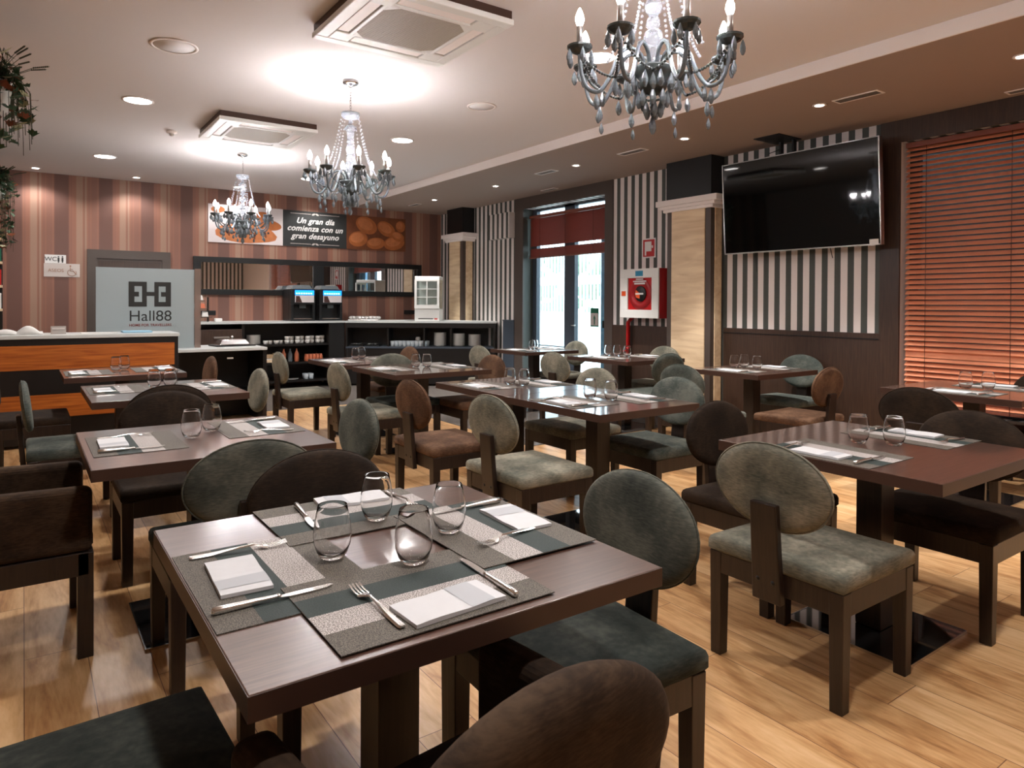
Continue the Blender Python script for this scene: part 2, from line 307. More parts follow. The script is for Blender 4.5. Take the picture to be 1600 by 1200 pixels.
# brown panelling on the right wall
d = MB()
d.box(XR - .02, XR, 3.17, 4.86, 0, 1.075).box(XR - .02, XR, 5.54, 6.62, 0, 1.06)
d.box(XR - .022, XR, 3.0, 3.17, 0, ZS - .001).box(XR - .022, XR, .3, 3.0, 2.76, ZS - .001).box(XR - .022, XR, .3, 3.0, 0, .42)
struct('trim_2', d, 'wenge')
struct('trim_7', MB().box(XR - .022, XR, YF, .3, 0, ZS - .001), 'white')
d = MB().box(XR - .026, XR - .02, 3.17, 4.86, 1.02, 1.028)
struct('trim_3', d, 'black')
d = MB().box(XR - .022, XR, 6.62, 6.77, 0, ZS - .001).box(XR - .022, XR, 8.6, 8.82, 0, ZS - .001).box(XR - .022, XR, 6.77, 8.6, 2.78, ZS - .001)
struct('trim_4', d, 'graphite')
struct('trim_5', MB().box(XR - .03, XR, 8.82, 9.12, 0, 1.05).box(XR - .04, XR, 8.82, 9.12, 1.05, 1.07), 'slate')
# wallpapered boxed cover high on the wall
b = obj('wall_box', MB().box(0, .11, -.3, .3, 0, .4), stripe_mat('shifted striped paper', .1285, .45), bevel=.003, loc=(XR - .11, 9.15, 2.36))
tag(b, 'box covered in black and cream striped paper high on wall beside the door', 'box')
# pillars
def pillar(name, y0, y1, xf, label):
    t = thing(name, label, 'pillar', (xf, (y0 + y1) / 2, 0)); w2 = (y1 - y0) / 2; dp = XR - xf
    obj('core', MB().box(.012, dp, -w2 + .01, w2 - .01, 0, 2.4), 'graphite', t)
    obj('wood_panel', MB().box(0, .012, -w2 + .085, w2 - .085, 0, 2.4), 'oakpanel', t)
    obj('side_panel', MB().box(.075, dp - .035, -w2, -w2 + .011, 0, 2.4), 'oakpanel', t)
    obj('upper_casing', MB().box(0, dp, -w2, w2, 2.5, ZS), 'black', t, bevel=.002)
    m = MB()
    for k, (g, z0, z1) in enumerate([(.035, 2.385, 2.42), (.07, 2.42, 2.455), (.115, 2.455, 2.52)]):
        m.box(-g * .5, dp, -w2 - g, w2 + g, z0, z1)
    obj('capital', m, 'white', t, bevel=.006)
    return t
P1 = pillar('pillar', 4.88, 5.52, 6.08, 'wide oak panelled pillar with white capital beside the television')
P2 = pillar('pillar', 10.04, 10.56, 6.06, 'oak panelled pillar with white capital behind the serving counter')
# ---------------------------------------------------------------- glass entrance door
XD = 6.5
t = struct('door_1', MB().box(XD - .03, XD + .04, 6.77, 6.97, 0, 2.78).box(XD - .03, XD + .04, 8.5, 8.6, 0, 2.78).box(XD - .03, XD + .04, 7.6, 7.83, 0, 2.78).box(XD - .03, XD + .04, 6.97, 8.5, 2.745, 2.78).box(XD - .03, XD + .04, 6.97, 8.5, 0, .09).box(XD - .02, XD + .03, 7.83, 8.5, .685, .70), 'slate')
for y0, y1 in ((6.97, 7.6), (7.83, 8.5)):
    obj('pane', MB().box(XD, XD + .008, y0, y1, .09, 2.745), 'pane', t)
h = MB().tube([(XD - .03, 7.64, 1.02), (XD - .085, 7.64, 1.02), (XD - .085, 7.52, 1.02)], .01); obj('door_handle', h, 'chrome', t)
obj('hinge', MB().tube([(XD - .035, 6.99, 1.0), (XD - .035, 6.99, 1.1)], .014), 'black', t)
s = thing('exit_sign', 'green and grey emergency exit sticker on glass door pane', 'sign', (XD - .004, 7.2, 1.13))
obj('backing', MB().box(0, .003, -.085, .085, -.12, .14), 'green', s)
obj('picture', MB().box(-.001, 0, -.075, .075, -.1, .07), 'signgrey', s)
obj('arrow', MB().add([(-.002, -.012, -.09), (-.002, .012, -.09), (-.002, .012, 0), (-.002, .035, -.03), (-.002, 0, .05), (-.002, -.035, -.03), (-.002, -.012, 0)], [(0, 1, 2, 3, 4, 5, 6)]), 'green', s)
# door blind
def blind(name, label, x, y0, y1, ztop, zbot, pitch, tilt, wid=.05, cords=(), sm='blind'):
    t = thing(name, label, 'blind', (x, (y0 + y1) / 2, ztop)); L = (y1 - y0) / 2
    m = MB(); n = int((ztop - zbot - .06) / pitch); ct, st = math.cos(tilt), math.sin(tilt)
    for i in range(n):
        if sm == 'blinddark' and 2.165 < ztop - .06 - i * pitch < 2.2: continue
        z = -.06 - i * pitch; a = wid / 2; th = .0015
        tt = tilt if abs(ztop + z - .93) > pitch * .5 else 1.45
        ct, st = math.cos(tt), math.sin(tt)
        p = [(-a * ct, -a * st), (0, .003), (a * ct, a * st)]
        for (xa, za), (xb, zb) in zip(p, p[1:]):
            m.hexa([(xa, -L, z + za - th), (xb, -L, z + zb - th), (xb, L, z + zb - th), (xa, L, z + za - th)], [(xa, -L, z + za + th), (xb, -L, z + zb + th), (xb, L, z + zb + th), (xa, L, z + za + th)])
    obj('slats', m, sm, t)
    obj('headrail', MB().box(-.03, .03, -L, L, -.045, 0), 'blindrail', t, bevel=.003)
    obj('bottom_rail', MB().box(-.026, .026, -L, L, zbot - ztop, zbot - ztop + .025), 'blindrail', t, bevel=.003)
    for y in cords: obj('cord', MB().tube([(-.028, y - (y0 + y1) / 2, -.03), (-.028, y - (y0 + y1) / 2, zbot - ztop)], .0022, 6), 'cord', t)
    return t
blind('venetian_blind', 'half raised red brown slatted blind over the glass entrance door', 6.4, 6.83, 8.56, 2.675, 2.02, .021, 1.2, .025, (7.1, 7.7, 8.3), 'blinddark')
blind('venetian_blind', 'wide red brown slatted blind lowered over the right window', 6.345, .32, 2.97, 2.75, .46, .0445, .62, .056, (2.80, 2.17, 1.3, .7))
w1 = struct('window_1', MB().box(6.46, 6.52, .3, 3.0, .42, .5).box(6.46, 6.52, .3, 3.0, 2.66, 2.76).box(6.46, 6.52, .3, .38, .5, 2.66).box(6.46, 6.52, 2.92, 3.0, .5, 2.66).box(6.46, 6.52, 1.6, 1.68, .5, 2.66).box(6.46, 6.52, .38, 2.92, 1.02, 1.1), 'slate')
obj('pane', MB().box(6.485, 6.492, .38, 2.92, .5, 2.66), 'pane', w1)
# outside
g = struct('floor_terrace', MB().box(6.55, 40, -14, 45, -.08, -.02), 'ground')
struct('wall_garden', MB().box(15.0, 15.2, -14, 45, -.05, 1.05), 'outwall')
f = thing('picket_fence', 'tall pale picket fence beyond the glass entrance door', 'fence', (14.6, 16, 0))
m = MB(); y = -16
while y < 16:
    m.box(0, .03, y, y + .085, 1.05, 3.6); y += .165
obj('pickets', m, 'fence', f); obj('rail', MB().box(-.05, 0, -16, 16, 1.95, 2.22), 'outwall', f)
m = MB(); rnd = random.Random(3)
for k in range(260):
    m.ball((rnd.uniform(-.6, .6), rnd.uniform(-12, 12), rnd.uniform(1.0, 3.4)), rnd.uniform(.2, .45), 6, 4)
h = obj('hedge', m, 'bush', loc=(16.6, 16, 0)); tag(h, 'green hedge seen through the pale fence outside', 'hedge', kind='stuff')
struct('wall_opposite', MB().box(7.35, 8.0, -14, 4.3, 0, 8), 'canopy')  # wall invented to block daylight so the window blind's gaps stay dark
struct('trim_6', MB().box(6.55, 6.6, 6.95, 7.13, 0, 2.7), 'bluestrip')  # opaque blue strip standing in for tinted side glass and its reflection
# ---------------------------------------------------------------- back wall fittings
dr = struct('door_2', MB().box(.72, .83, YB - .05, YB, 0, 2.05).box(1.65, 1.76, YB - .05, YB, 0, 2.05).box(.83, 1.65, YB - .05, YB, 1.93, 2.05).box(.83, 1.65, YB - .03, YB, 0, 1.93), 'graphite')
obj('door_leaf', MB().box(.85, 1.63, YB - .035, YB - .03, .01, 1.9), 'wenge', dr)
s = obj('wc_sign', MB().box(0, .24, 0, .004, 0, .115), 'signwhite', loc=(.235, YB - .008, 1.842)); tag(s, 'white WC sign with two black figures on the striped wall', 'sign')
text_obj('lettering', 'WC', .08, 'logo', s, Matrix.Translation((.068, -.0015, .055)) @ FACE_Y)
for k in (0, 1):
    m = MB(); cx = .155 + k * .045
    m.box(cx - .011, cx + .011, -.002, 0, .03, .078).box(cx - .008, cx + .008, -.002, 0, .01, .03).box(cx - .008, cx + .008, -.002, 0, .083, .099)
    obj('figure', m, 'logo', s)
s = obj('toilet_sign', MB().box(0, .41, 0, .006, 0, .18), 'signgrey', loc=(.225, YB - .01, 1.66)); tag(s, 'silver ASEOS sign with wheelchair symbol below the WC sign', 'sign')
text_obj('lettering', 'ASEOS', .062, 'bronze', s, Matrix.Translation((.135, -.0015, .085)) @ FACE_Y)
m = MB(); pts = [(.318 + .05 * math.cos(a), -.002, .062 + .045 * math.sin(a)) for a in [math.radians(x) for x in range(120, 391, 15)]]
m.tube(pts, .004, 6); m.tube([(.3, -.002, .135), (.3, -.002, .082), (.34, -.002, .08), (.362, -.002, .04), (.375, -.002, .04)], .005, 6); m.tube([(.3, -.002, .105), (.33, -.002, .105)], .004, 6); m.ball((.3, -.002, .15), .011, 8, 6, (1, .2, 1))
obj('wheelchair_symbol', m, 'bronze', s)
# printed wall panels
def ell(mb, cx, cz, a, b, rot=0, y=0, n=28, th=.0008):
    c, s_ = math.cos(rot), math.sin(rot)
    pts = [(cx + a * math.cos(t) * c - b * math.sin(t) * s_, y, cz + a * math.cos(t) * s_ + b * math.sin(t) * c) for t in [2 * PI * k / n for k in range(n)]]
    return mb.add(pts, [tuple(range(n))])
Z0, Z1 = 2.24, 2.82
p = obj('wall_poster', MB().box(2.28, 3.40, YB - .012, YB, Z0, Z1), 'postwhite'); tag(p, 'printed panel of orange pastries on white, leftmost of the three wall panels', 'poster')
y = YB - .0135
top_ = [(-.46, .02), (-.40, .09), (-.31, .11), (-.24, .155), (-.13, .165), (-.05, .19), (.06, .175), (.14, .165), (.24, .125), (.32, .10), (.40, .05), (.47, -.03)]
bot_ = [(.44, -.09), (.33, -.12), (.2, -.135), (.06, -.15), (-.1, -.15), (-.24, -.13), (-.36, -.10), (-.45, -.05)]
q = obj('pastry_print', MB().add([(2.84 + a, y, 2.40 + b) for a, b in top_ + bot_], [tuple(range(20))]), 'bread', p)
for k, (a, w) in enumerate(((-.28, .05), (-.1, .07), (.09, .07), (.27, .05))): obj('crust_fold_print', ell(MB(), 2.84 + a, 2.42, .022, w * 1.6, .35, y - .0004), 'breaddark', q)
for q in ((3.12, 2.56, .26, .09, -.12, y + .0004), (2.42, 2.74, .1, .05, 0, y), (3.0, 2.68, .16, .06, .3, y + .0006)): obj('pastry_print', ell(MB(), *q), 'breadmid', p)
m = MB()
for k in range(26): ell(m, 2.5 + rnd.random() * .68, 2.36 + rnd.random() * .12, .018, .018, 0, y - .0006, 10)
obj('berry_print', m, 'berry', p)
p = obj('wall_poster', MB().box(3.40, 4.47, YB - .012, YB, Z0, Z1), 'signboard'); tag(p, 'charcoal panel with white Spanish breakfast lettering, middle of the wall panels', 'poster')
for k, t_ in enumerate(('Un gran día', 'comienza con un', 'gran desayuno')):
    text_obj('lettering', t_, .128, 'signwhite', p, Matrix.Translation((3.93, YB - .0145, 2.66 - k * .125)) @ FACE_Y, shear=.35, offset=.003, space=1.06)
for z in (2.775, 2.285):
    m = MB().box(3.52, 3.86, YB - .0135, YB - .012, z - .004, z + .004).box(4.0, 4.34, YB - .0135, YB - .012, z - .004, z + .004)
    ell(m, 3.90, z, .03, .014, .4, YB - .0135); ell(m, 3.96, z, .03, .014, -.4, YB - .0135)
    obj('ornament', m, 'signgrey', p)
p = obj('wall_poster', MB().box(4.47, 5.57, YB - .012, YB, Z0, Z1), 'breaddark'); tag(p, 'printed panel of brown bread rolls, rightmost of the three wall panels', 'poster')
rolls = [(4.83, 2.66, .2, .14, -.4), (5.2, 2.62, .18, .12, -.5), (4.68, 2.42, .17, .13, .2), (5.47, 2.68, .09, .1, 0), (5.0, 2.36, .17, .1, .1), (5.35, 2.38, .2, .12, .2), (5.42, 2.5, .12, .08, -.3)]
for i, (cx, cz, a, b_, r_) in enumerate(rolls):
    q = obj('roll_print', ell(MB(), cx, cz, a, b_, r_, YB - .0126 - i * .0009), 'breadmid', p); obj('highlight_print', ell(MB(), cx - .02, cz + .02, a * .72, b_ * .66, r_, YB - .0129 - i * .0009), 'bread', q)
# mirrors
mr = thing('wall_mirror', 'long black framed mirror in two panes above the serving counter', 'mirror', (2.07, YB, 1.44))
m = MB(); W = 3.81; Hh = .575; fr = .085
m.box(0, W, -.045, 0, 0, fr).box(0, W, -.045, 0, Hh - fr, Hh).box(0, fr * 1.3, -.045, 0, fr, Hh - fr).box(W - fr, W, -.045, 0, fr, Hh - fr).box(1.82, 2.0, -.045, 0, fr, Hh - fr)
obj('frame', m, 'black', mr, bevel=.003)
for a, b_ in ((fr * 1.3, 1.82), (2.0, W - fr)): obj('mirror_glass', MB().box(a, b_, -.02, -.012, fr, Hh - fr), 'mirror', mr)
# sockets
for x, z, l in ((2.28, 1.13, 'black double socket on striped wall beside the snack rack'), (5.66, 1.13, 'black socket on striped wall left of display fridge')):
    s = obj('wall_socket', MB().box(-.11, .11, -.02, 0, 0, .07), 'black', bevel=.004, loc=(x, YB, z)); tag(s, l, 'socket')
# ---------------------------------------------------------------- reception desk
t = thing('reception_desk', 'long black reception desk with orange wood panels and pale top', 'desk', (1.27, 7.6, 0))
Ld = 3.6
obj('body', MB().box(-Ld, 0, 0, .55, .03, .985), 'blackwood', t, bevel=.003)
obj('top', MB().box(-Ld, .01, -.015, .56, .985, 1.02), 'worktop', t, bevel=.004)
obj('front_panel', MB().box(-Ld, -.035, -.006, 0, .705, .925), 'orangewood', t)
obj('front_panel', MB().box(-Ld, -.035, -.006, 0, .265, .475), 'orangewood', t)
# lower side counter
t = thing('side_counter', 'low black counter with pale top between desk and back unit', 'counter', (1.3, 7.86, 0))
obj('top', MB().box(0, .92, 0, .74, .80, .83), 'worktop', t, bevel=.003)
obj('body', MB().box(.0, .03, .03, .72, 0, .8).box(.88, .92, .02, .72, 0, .8).box(0, .92, .66, .72, 0, .8).box(.03, .88, .03, .66, .30, .33), 'blackwood', t)
obj('socket_strip', MB().box(.50, .56, .005, .025, .715, .73), 'signgrey', t)
k = thing('teapot', 'small white teapot on the low counter shelf', 'teapot', (1.5, 8.0, .33))
obj('body', MB().lathe([(.03, 0), (.055, .02), (.06, .06), (.045, .1), (.02, .115), (.0, .118)]), 'china', k); obj('spout', MB().tube([(-.05, 0, .05), (-.085, 0, .07), (-.095, 0, .1)], [.014, .01, .007]), 'china', k); obj('handle', MB().tube([(.05, 0, .09), (.09, 0, .085), (.09, 0, .04), (.055, 0, .03)], .006), 'china', k)
k = thing('chafing_dish', 'polished steel chafing dish on low counter end', 'chafing dish', (1.95, 8.3, .83), .1)
obj('tray', MB().box(-.22, .22, -.14, .14, 0, .018), 'black', k, bevel=.005)
m = MB(); m.hexa([(-.17, -.11, .018), (.17, -.11, .018), (.17, .11, .018), (-.17, .11, .018)], [(-.13, -.075, .075), (.13, -.075, .075), (.13, .075, .075), (-.13, .075, .075)]); obj('lid', m, 'chrome', k, bevel=.008)
obj('knob', MB().lathe([(.008, .075), (.008, .09), (.018, .1), (.012, .112), (0, .115)]), 'chrome', k)
# logo glass
t = thing('glass_screen', 'frosted Hall88 glass screen behind the reception desk', 'screen', (.6, 8.15, .83))
obj('pane', MB().box(0, .92, 0, .012, 0, .85), 'frosted', t)
obj('end_panel', MB().box(.925, .985, -.01, .02, 0, .86), 'copperglass', t)
def lg(m, x0, x1, z0, z1): m.box(x0, x1, -.003, -.0005, z0, z1)
m = MB(); s0 = .92 / 144.0     # logo pixel scale
def L_(x): return (x - 148) * s0
def Zz(y): return .85 - (y - 420.5) * .0066
lg(m, L_(193.5), L_(202), Zz(481.5), Zz(442)); lg(m, L_(213), L_(220), Zz(481.5), Zz(442)); lg(m, L_(202), L_(213), Zz(449), Zz(442)); lg(m, L_(202), L_(213), Zz(481.5), Zz(474)); lg(m, L_(202), L_(208.5), Zz(465.5), Zz(458))
lg(m, L_(220), L_(231), Zz(464.5), Zz(458))
lg(m, L_(231), L_(237.5), Zz(481.5), Zz(442)); lg(m, L_(248), L_(256), Zz(481.5), Zz(442)); lg(m, L_(237.5), L_(248), Zz(449), Zz(442)); lg(m, L_(237.5), L_(248), Zz(481.5), Zz(474)); lg(m, L_(241), L_(248), Zz(465.5), Zz(458))
obj('logo', m, 'logo', t)
text_obj('lettering', 'Hall88', .158, 'logo', t, Matrix.Translation((L_(225.5), -.002, Zz(497))) @ FACE_Y)
text_obj('lettering', 'HOME FOR TRAVELLERS', .037, 'logored', t, Matrix.Translation((L_(225.5), -.002, Zz(511))) @ FACE_Y, offset=.0006)
# on the desk
m = MB()
for sgn in (-1, 1):
    vs = []; fs = []
    for i in range(9):
        u = i / 8; z = .012 + .055 * math.sin(PI * min(1, u * 1.15)) * (1 if sgn > 0 else .45)
        vs += [(sgn * u * .2, -.13, z), (sgn * u * .2, .13, z + .01), (sgn * u * .2, -.13, 0), (sgn * u * .2, .13, 0)]
    for i in range(8):
        a = i * 4; b_ = a + 4; fs += [(a, b_, b_ + 1, a + 1), (a + 2, a + 3, b_ + 3, b_ + 2), (a, a + 2, b_ + 2, b_), (a + 1, b_ + 1, b_ + 3, a + 3)]
    fs += [(32, 34, 35, 33)]; m.add(vs, fs, True)
o = obj('open_book', m, 'paper', loc=(-.05, 7.85, 1.02)); tag(o, 'large white open book lying on the reception desk', 'book')
t = thing('menu_holder', 'small clear upright card holder on the reception desk', 'card holder', (.27, 7.78, 1.02)); obj('stand', MB().hexa([(-.06, -.02, 0), (.06, -.02, 0), (.06, .03, 0), (-.06, .03, 0)], [(-.06, .0, .075), (.06, .0, .075), (.06, .008, .075), (-.06, .008, .075)]), 'menu', t); obj('card', MB().box(-.05, .05, -.016, -.013, .045, .06), 'signgrey', t)
o = obj('paper_sheets', MB().box(-.15, .15, -.1, .1, 0, .006), 'paper', loc=(.6, 7.8, 1.02)); tag(o, 'flat white papers lying on the reception desk', 'paper')
o = obj('folder', MB().box(-.13, .13, -.1, .1, 0, .018), 'bluecloth', bevel=.006, loc=(.93, 7.85, 1.02)); tag(o, 'light blue folder at the right end of reception desk', 'folder')
# ---------------------------------------------------------------- back serving unit
YU = 10.6
t = thing('serving_counter', 'long black serving unit with open shelves and pale worktop', 'counter', (1.97, YU, 0))
m = MB(); m.box(0, .03, .02, .6, .05, 1.01).box(.66, .70, .02, .58, .05, 1.01).box(1.98, 2.24, 0, .6, .05, 1.01).box(0, 2.0, .56, .59, .05, 1.01)
obj('carcass', m, 'blackwood', t)
for z in (.10, .38, .66): obj('shelf', MB().box(.70, 1.98, .03, .56, z, z + .03), 'blackwood', t)
dw = obj('drawer', MB().box(.03, .66, .0, .56, .64, .93), 'wenge', t, bevel=.003); obj('handle', MB().box(.27, .48, -.02, 0, .80, .825), 'brushed', dw, bevel=.003)
obj('drawer', MB().box(.03, .66, .0, .56, .10, .62), 'blackwood', t, bevel=.003)
obj('worktop', MB().prism([(-.02, .59), (-.02, -.02), (2.24, -.02), (2.24, .59)], 1.01, 1.04), 'worktop', t)
# angled counter
AX, AY = 4.215, 10.58; ang = math.atan2(-.577, .817)
t = thing('corner_counter', 'angled black corner counter with shelves holding plates and glasses', 'counter', (AX, AY, 0), ang)
obj('worktop', MB().prism([(0, .5), (0, -.02), (2.42, -.02), (2.42, .30), (1.5, 1.05), (1.2, 1.25)], 1.01, 1.04), 'worktop', t)
m = MB(); m.box(.0, .03, .0, .45, .03, 1.01).box(2.36, 2.40, .0, .34, .03, 1.01).box(.03, 2.36, .42, .44, .03, 1.01).box(.03, 2.36, 0.01, .42, .03, .60).box(.0, 2.4, -.005, .02, .93, 1.01)
for x in (.66, 1.24, 1.67): m.box(x, x + .025, .03, .42, .63, .93)
obj('carcass', m, 'blackwood', t); obj('shelf', MB().box(.0, 2.38, -.005, .42, .60, .63), 'slate', t)
def on_corner(s_, n_, z): c_, s__ = math.cos(ang), math.sin(ang); return (AX + s_ * c_ - n_ * s__, AY + s_ * s__ + n_ * c_, z)
# plates
plate_mb = MB().lathe([(.055, 0), (.06, .006), (.1, .016), (.102, .02), (.06, .01), (0, .009)], seg=28)
pl0 = obj('plate', plate_mb, 'china'); first = True
def put(o0, loc, label, group, rz=0, used=[set()]):
    if o0.name not in used[0]:
        used[0].add(o0.name); o = o0; o.location = loc; o.rotation_euler = (0, 0, rz)
    else: o = tree_copy(o0, loc, rz)
    relabel(o, label, group); return o
tag(pl0, '', 'plate')
for k, (s_, n) in enumerate(((1.50, 17), (1.80, 16), (2.06, 15))):
    w_ = ('left', 'middle', 'right')[k]
    for i in range(n): put(pl0, on_corner(s_, .15, .63 + i * .0125), ('topmost white plate of the %s stack in corner counter' if i == n - 1 else 'white plate in the %s stack of plates in corner counter') % w_, 'plates in the %s stack' % w_)
tm = MB().lathe([(.028, 0), (.03, .002), (.036, .085), (.034, .085), (.027, .006), (0, .006)], seg=14)
tg = obj('tumbler', tm, 'tumblerglass'); tag(tg, '', 'glass')
for r_ in range(2):
    for k in range(9): put(tg, on_corner(.74 + k * .065 + r_ * .03, .08 + r_ * .1, .63), 'clear tumbler in the rows of glasses on corner counter shelf', 'tumblers on the corner counter shelf')
for k, s_ in enumerate((.16, .42)):
    b_ = thing('cutlery_tray', ('steel cutlery heap tray at left end of corner shelf', 'second cutlery tray beside the tumblers on corner shelf')[k], 'tray', on_corner(s_, .15, .63), ang)
    obj('tray', MB().box(-.11, .11, -.12, .12, 0, .02), 'black', b_)
    m = MB(); rr = random.Random(k)
    for q in range(14): x = rr.uniform(-.08, .08); m.tube([(x, -.1, .03 + rr.random() * .015), (x + rr.uniform(-.03, .03), .1, .03 + rr.random() * .02)], .004, 5)
    o = obj('cutlery', m, 'steel', b_); o['kind'] = 'stuff'
o = obj('canister', MB().lathe([(.035, 0), (.04, .01), (.04, .12), (.03, .14), (0, .142)]), 'china', loc=on_corner(1.12, .3, .63)); tag(o, 'white canister behind the tumblers on corner counter', 'canister')
# cups on the unit
cup = obj('cup', MB().lathe([(.022, 0), (.03, .006), (.04, .055), (.038, .056), (.028, .01), (0, .008)], seg=14), 'china'); tag(cup, '', 'cup')
obj('handle', MB().tube([(.036, 0, .045), (.055, 0, .042), (.055, 0, .02), (.032, 0, .015)], .004, 6), 'china', cup)
sauc = obj('saucer', MB().lathe([(.03, 0), (.07, .012), (.072, .014), (.03, .006), (0, .005)], seg=18), 'china'); tag(sauc, '', 'saucer')
bpy.data.objects.remove(sauc)
for i in range(11): put(pl0, (2.83, 10.75, .69 + i * .0125), 'topmost white plate of the stack at left end of cup shelf' if i == 10 else 'white plate in the stack at left end of the cup shelf', 'plates in the cup shelf stack')
for k in range(12):
    for lv in range(2 if k > 3 else 1):
        put(cup, (3.0 + k * .081, 10.72 + (k % 2) * .05, .69 + lv * .057), 'white coffee cup stacked on another cup on the upper counter shelf' if lv else ('white coffee cup carrying another cup on the upper counter shelf' if k > 3 else 'single white coffee cup beside the plate stack on upper shelf'), 'coffee cups on the upper shelf', rz=(k * 37) % 6)
cr = thing('wooden_crate', 'small open wooden crate on middle counter shelf', 'crate', (3.0, 10.72, .41)); obj('box', MB().box(-.14, .14, -.08, .08, 0, .01).box(-.14, .14, -.08, -.07, 0, .05).box(-.14, -.13, -.08, .08, 0, .14).box(.13, .14, -.08, .08, 0, .14).box(-.14, .14, .07, .08, 0, .12), 'oakpanel', cr)
bw = obj('bowl', MB().lathe([(.03, 0), (.06, .02), (.07, .05), (.066, .05), (.03, .01), (0, .01)]), 'china', loc=(3.03, 10.72, .42)); tag(bw, 'white bowl standing in the small wooden crate', 'bowl')
jr = obj('jar', MB().lathe([(.02, 0), (.024, .01), (.024, .08), (.016, .1), (.016, .11), (0, .112)], seg=12), 'jar'); tag(jr, '', 'jar')
for k in range(5):
    for q in range(2): put(jr, (3.63 + k * .055, 10.68 + q * .07, .41), 'small amber jar in the cluster on middle counter shelf', 'amber jars on the middle shelf')
for k in range(3):
    o = obj('bottle', MB().lathe([(.03, 0), (.035, .01), (.035, .12), (.012, .17), (.012, .2), (0, .2)], seg=14), 'smoke' if k % 2 else 'jar', loc=(3.28 + k * .1, 10.74, .41)); tag(o, 'bottle left of the amber jars on middle counter shelf', 'bottle', 'bottles left of the jars')
o = put(pl0, (3.4, 10.72, .13), 'white plate lying alone on the lowest counter shelf', None); o['group'] = 'plates low on the counter'
for k in range(4): put(tg, (3.62 + (k % 2) * .08, 10.7 + (k // 2) * .08, .13), 'clear tumbler of four on the lowest counter shelf', 'tumblers on the lowest shelf')
for k in range(2): put(tg, (2.78 + k * .08, 10.68, .13), 'clear tumbler of two at left end of lowest shelf', 'two tumblers at the left of the lowest shelf')
# coffee machines
def machine(x, label):
    t = thing('coffee_machine', label, 'coffee machine', (x, 10.70, 1.04))
    obj('body', MB().box(-.19, .19, .12, .42, 0, .5).box(-.19, .19, 0, .12, .26, .5).box(-.19, .19, 0, .12, 0, .03).box(-.19, -.15, 0, .12, .03, .26).box(.15, .19, 0, .12, .03, .26), 'black', t, bevel=.006)
    obj('display', MB().box(-.13, .17, -.006, 0, .405, .48), 'display', t)
    for k in range(7): obj('button', MB().box(-.115 + k * .038, -.09 + k * .038, -.009, -.006, .42, .44), 'displaywhite', t)
    pc = obj('picture_panel', MB().box(-.13, .17, -.006, 0, .29, .4), 'panelpic', t)
    m = MB().add([(-.12, -.008, .292), (-.02, -.008, .292), (-.06, -.008, .39), (-.12, -.008, .39)], [(0, 1, 2, 3)]); obj('picture_figure', m, 'panelskin', pc)
    obj('spout', MB().box(-.05, .05, .03, .1, .2, .26), 'smokedark', t); obj('drip_tray', MB().box(-.14, .14, 0, .12, .03, .04), 'steel', t)
    obj('bean_hopper', MB().hexa([(-.16, .05, .5), (.16, .05, .5), (.16, .38, .5), (-.16, .38, .5)], [(-.13, .08, .56), (.13, .08, .56), (.13, .34, .56), (-.13, .34, .56)]), 'smoke', t)
    return t
machine(3.57, 'black coffee machine with blue lit display, left one of the pair'); machine(4.02, 'black coffee machine with blue lit display, right one of the pair')
# bakery tray, fridge, snack rack
t = thing('bread_tray', 'shallow foil lined tray of wrapped bread on corner counter', 'tray', on_corner(.15, .2, 1.04), ang)
obj('tray', MB().box(-.13, .36, -.12, .12, 0, .02), 'steel', t, bevel=.004); m = MB(); rr = random.Random(5)
for q in range(26): m.ball((rr.uniform(-.1, .33), rr.uniform(-.09, .09), .045), .035, 7, 5, (1.3, 1, .8))
o = obj('wrapped_bread', m, 'foil', t); o['kind'] = 'stuff'
t = thing('display_fridge', 'small white glass display fridge on the corner counter', 'fridge', (5.42, 10.02, 1.04), math.radians(-38))
wd = .2
obj('base', MB().box(-wd, wd, -wd, wd, 0, .2), 'whiteplastic', t, bevel=.006); obj('top', MB().box(-wd, wd, -wd, wd, .67, .72), 'whiteplastic', t, bevel=.006)
obj('back_panel', MB().box(-wd, wd, wd - .02, wd, .2, .67), 'whiteplastic', t)
d_ = obj('door', MB().box(-wd, -wd + .035, -wd - .02, -wd, .2, .67).box(wd - .035, wd, -wd - .02, -wd, .2, .67).box(-wd + .035, wd - .035, -wd - .02, -wd, .2, .26).box(-wd + .035, wd - .035, -wd - .02, -wd, .64, .67).box(-.008, .008, -wd - .02, -wd, .26, .64).box(-wd + .035, wd - .035, -wd - .02, -wd, .38, .39).box(-wd + .035, wd - .035, -wd - .02, -wd, .51, .52), 'whiteplastic', t)
obj('pane', MB().box(-wd + .035, wd - .035, -wd - .012, -wd - .008, .26, .64), 'pane', d_)
for sx in (-1, 1): obj('side_glass', MB().box(sx * (wd - .008) - .004, sx * (wd - .008) + .004, -wd + .02, wd - .02, .2, .67), 'pane', t)
for z in (.36, .51): obj('wire_shelf', MB().box(-wd + .02, wd - .02, -wd + .02, wd - .03, z, z + .006), 'steel', t)
obj('vent', MB().box(-.14, .1, -wd - .003, -wd, .03, .045), 'black', t); obj('power_light', MB().box(.12, .17, -wd - .003, -wd, .025, .045), 'redlamp', t)
t = thing('snack_rack', 'three tier dark rack of packets beside the glass screen', 'rack', (2.08, 10.85, 1.04))
for k in range(3): obj('tier', MB().box(-.13 + k * .03, .17 - k * .04, -.1 + k * .05, .06, .06 + k * .12, .07 + k * .12), 'wenge', t)
obj('upright', MB().box(-.14, -.12, -.1, .08, 0, .42).box(.13, .15, .03, .08, 0, .36), 'blackwood', t)
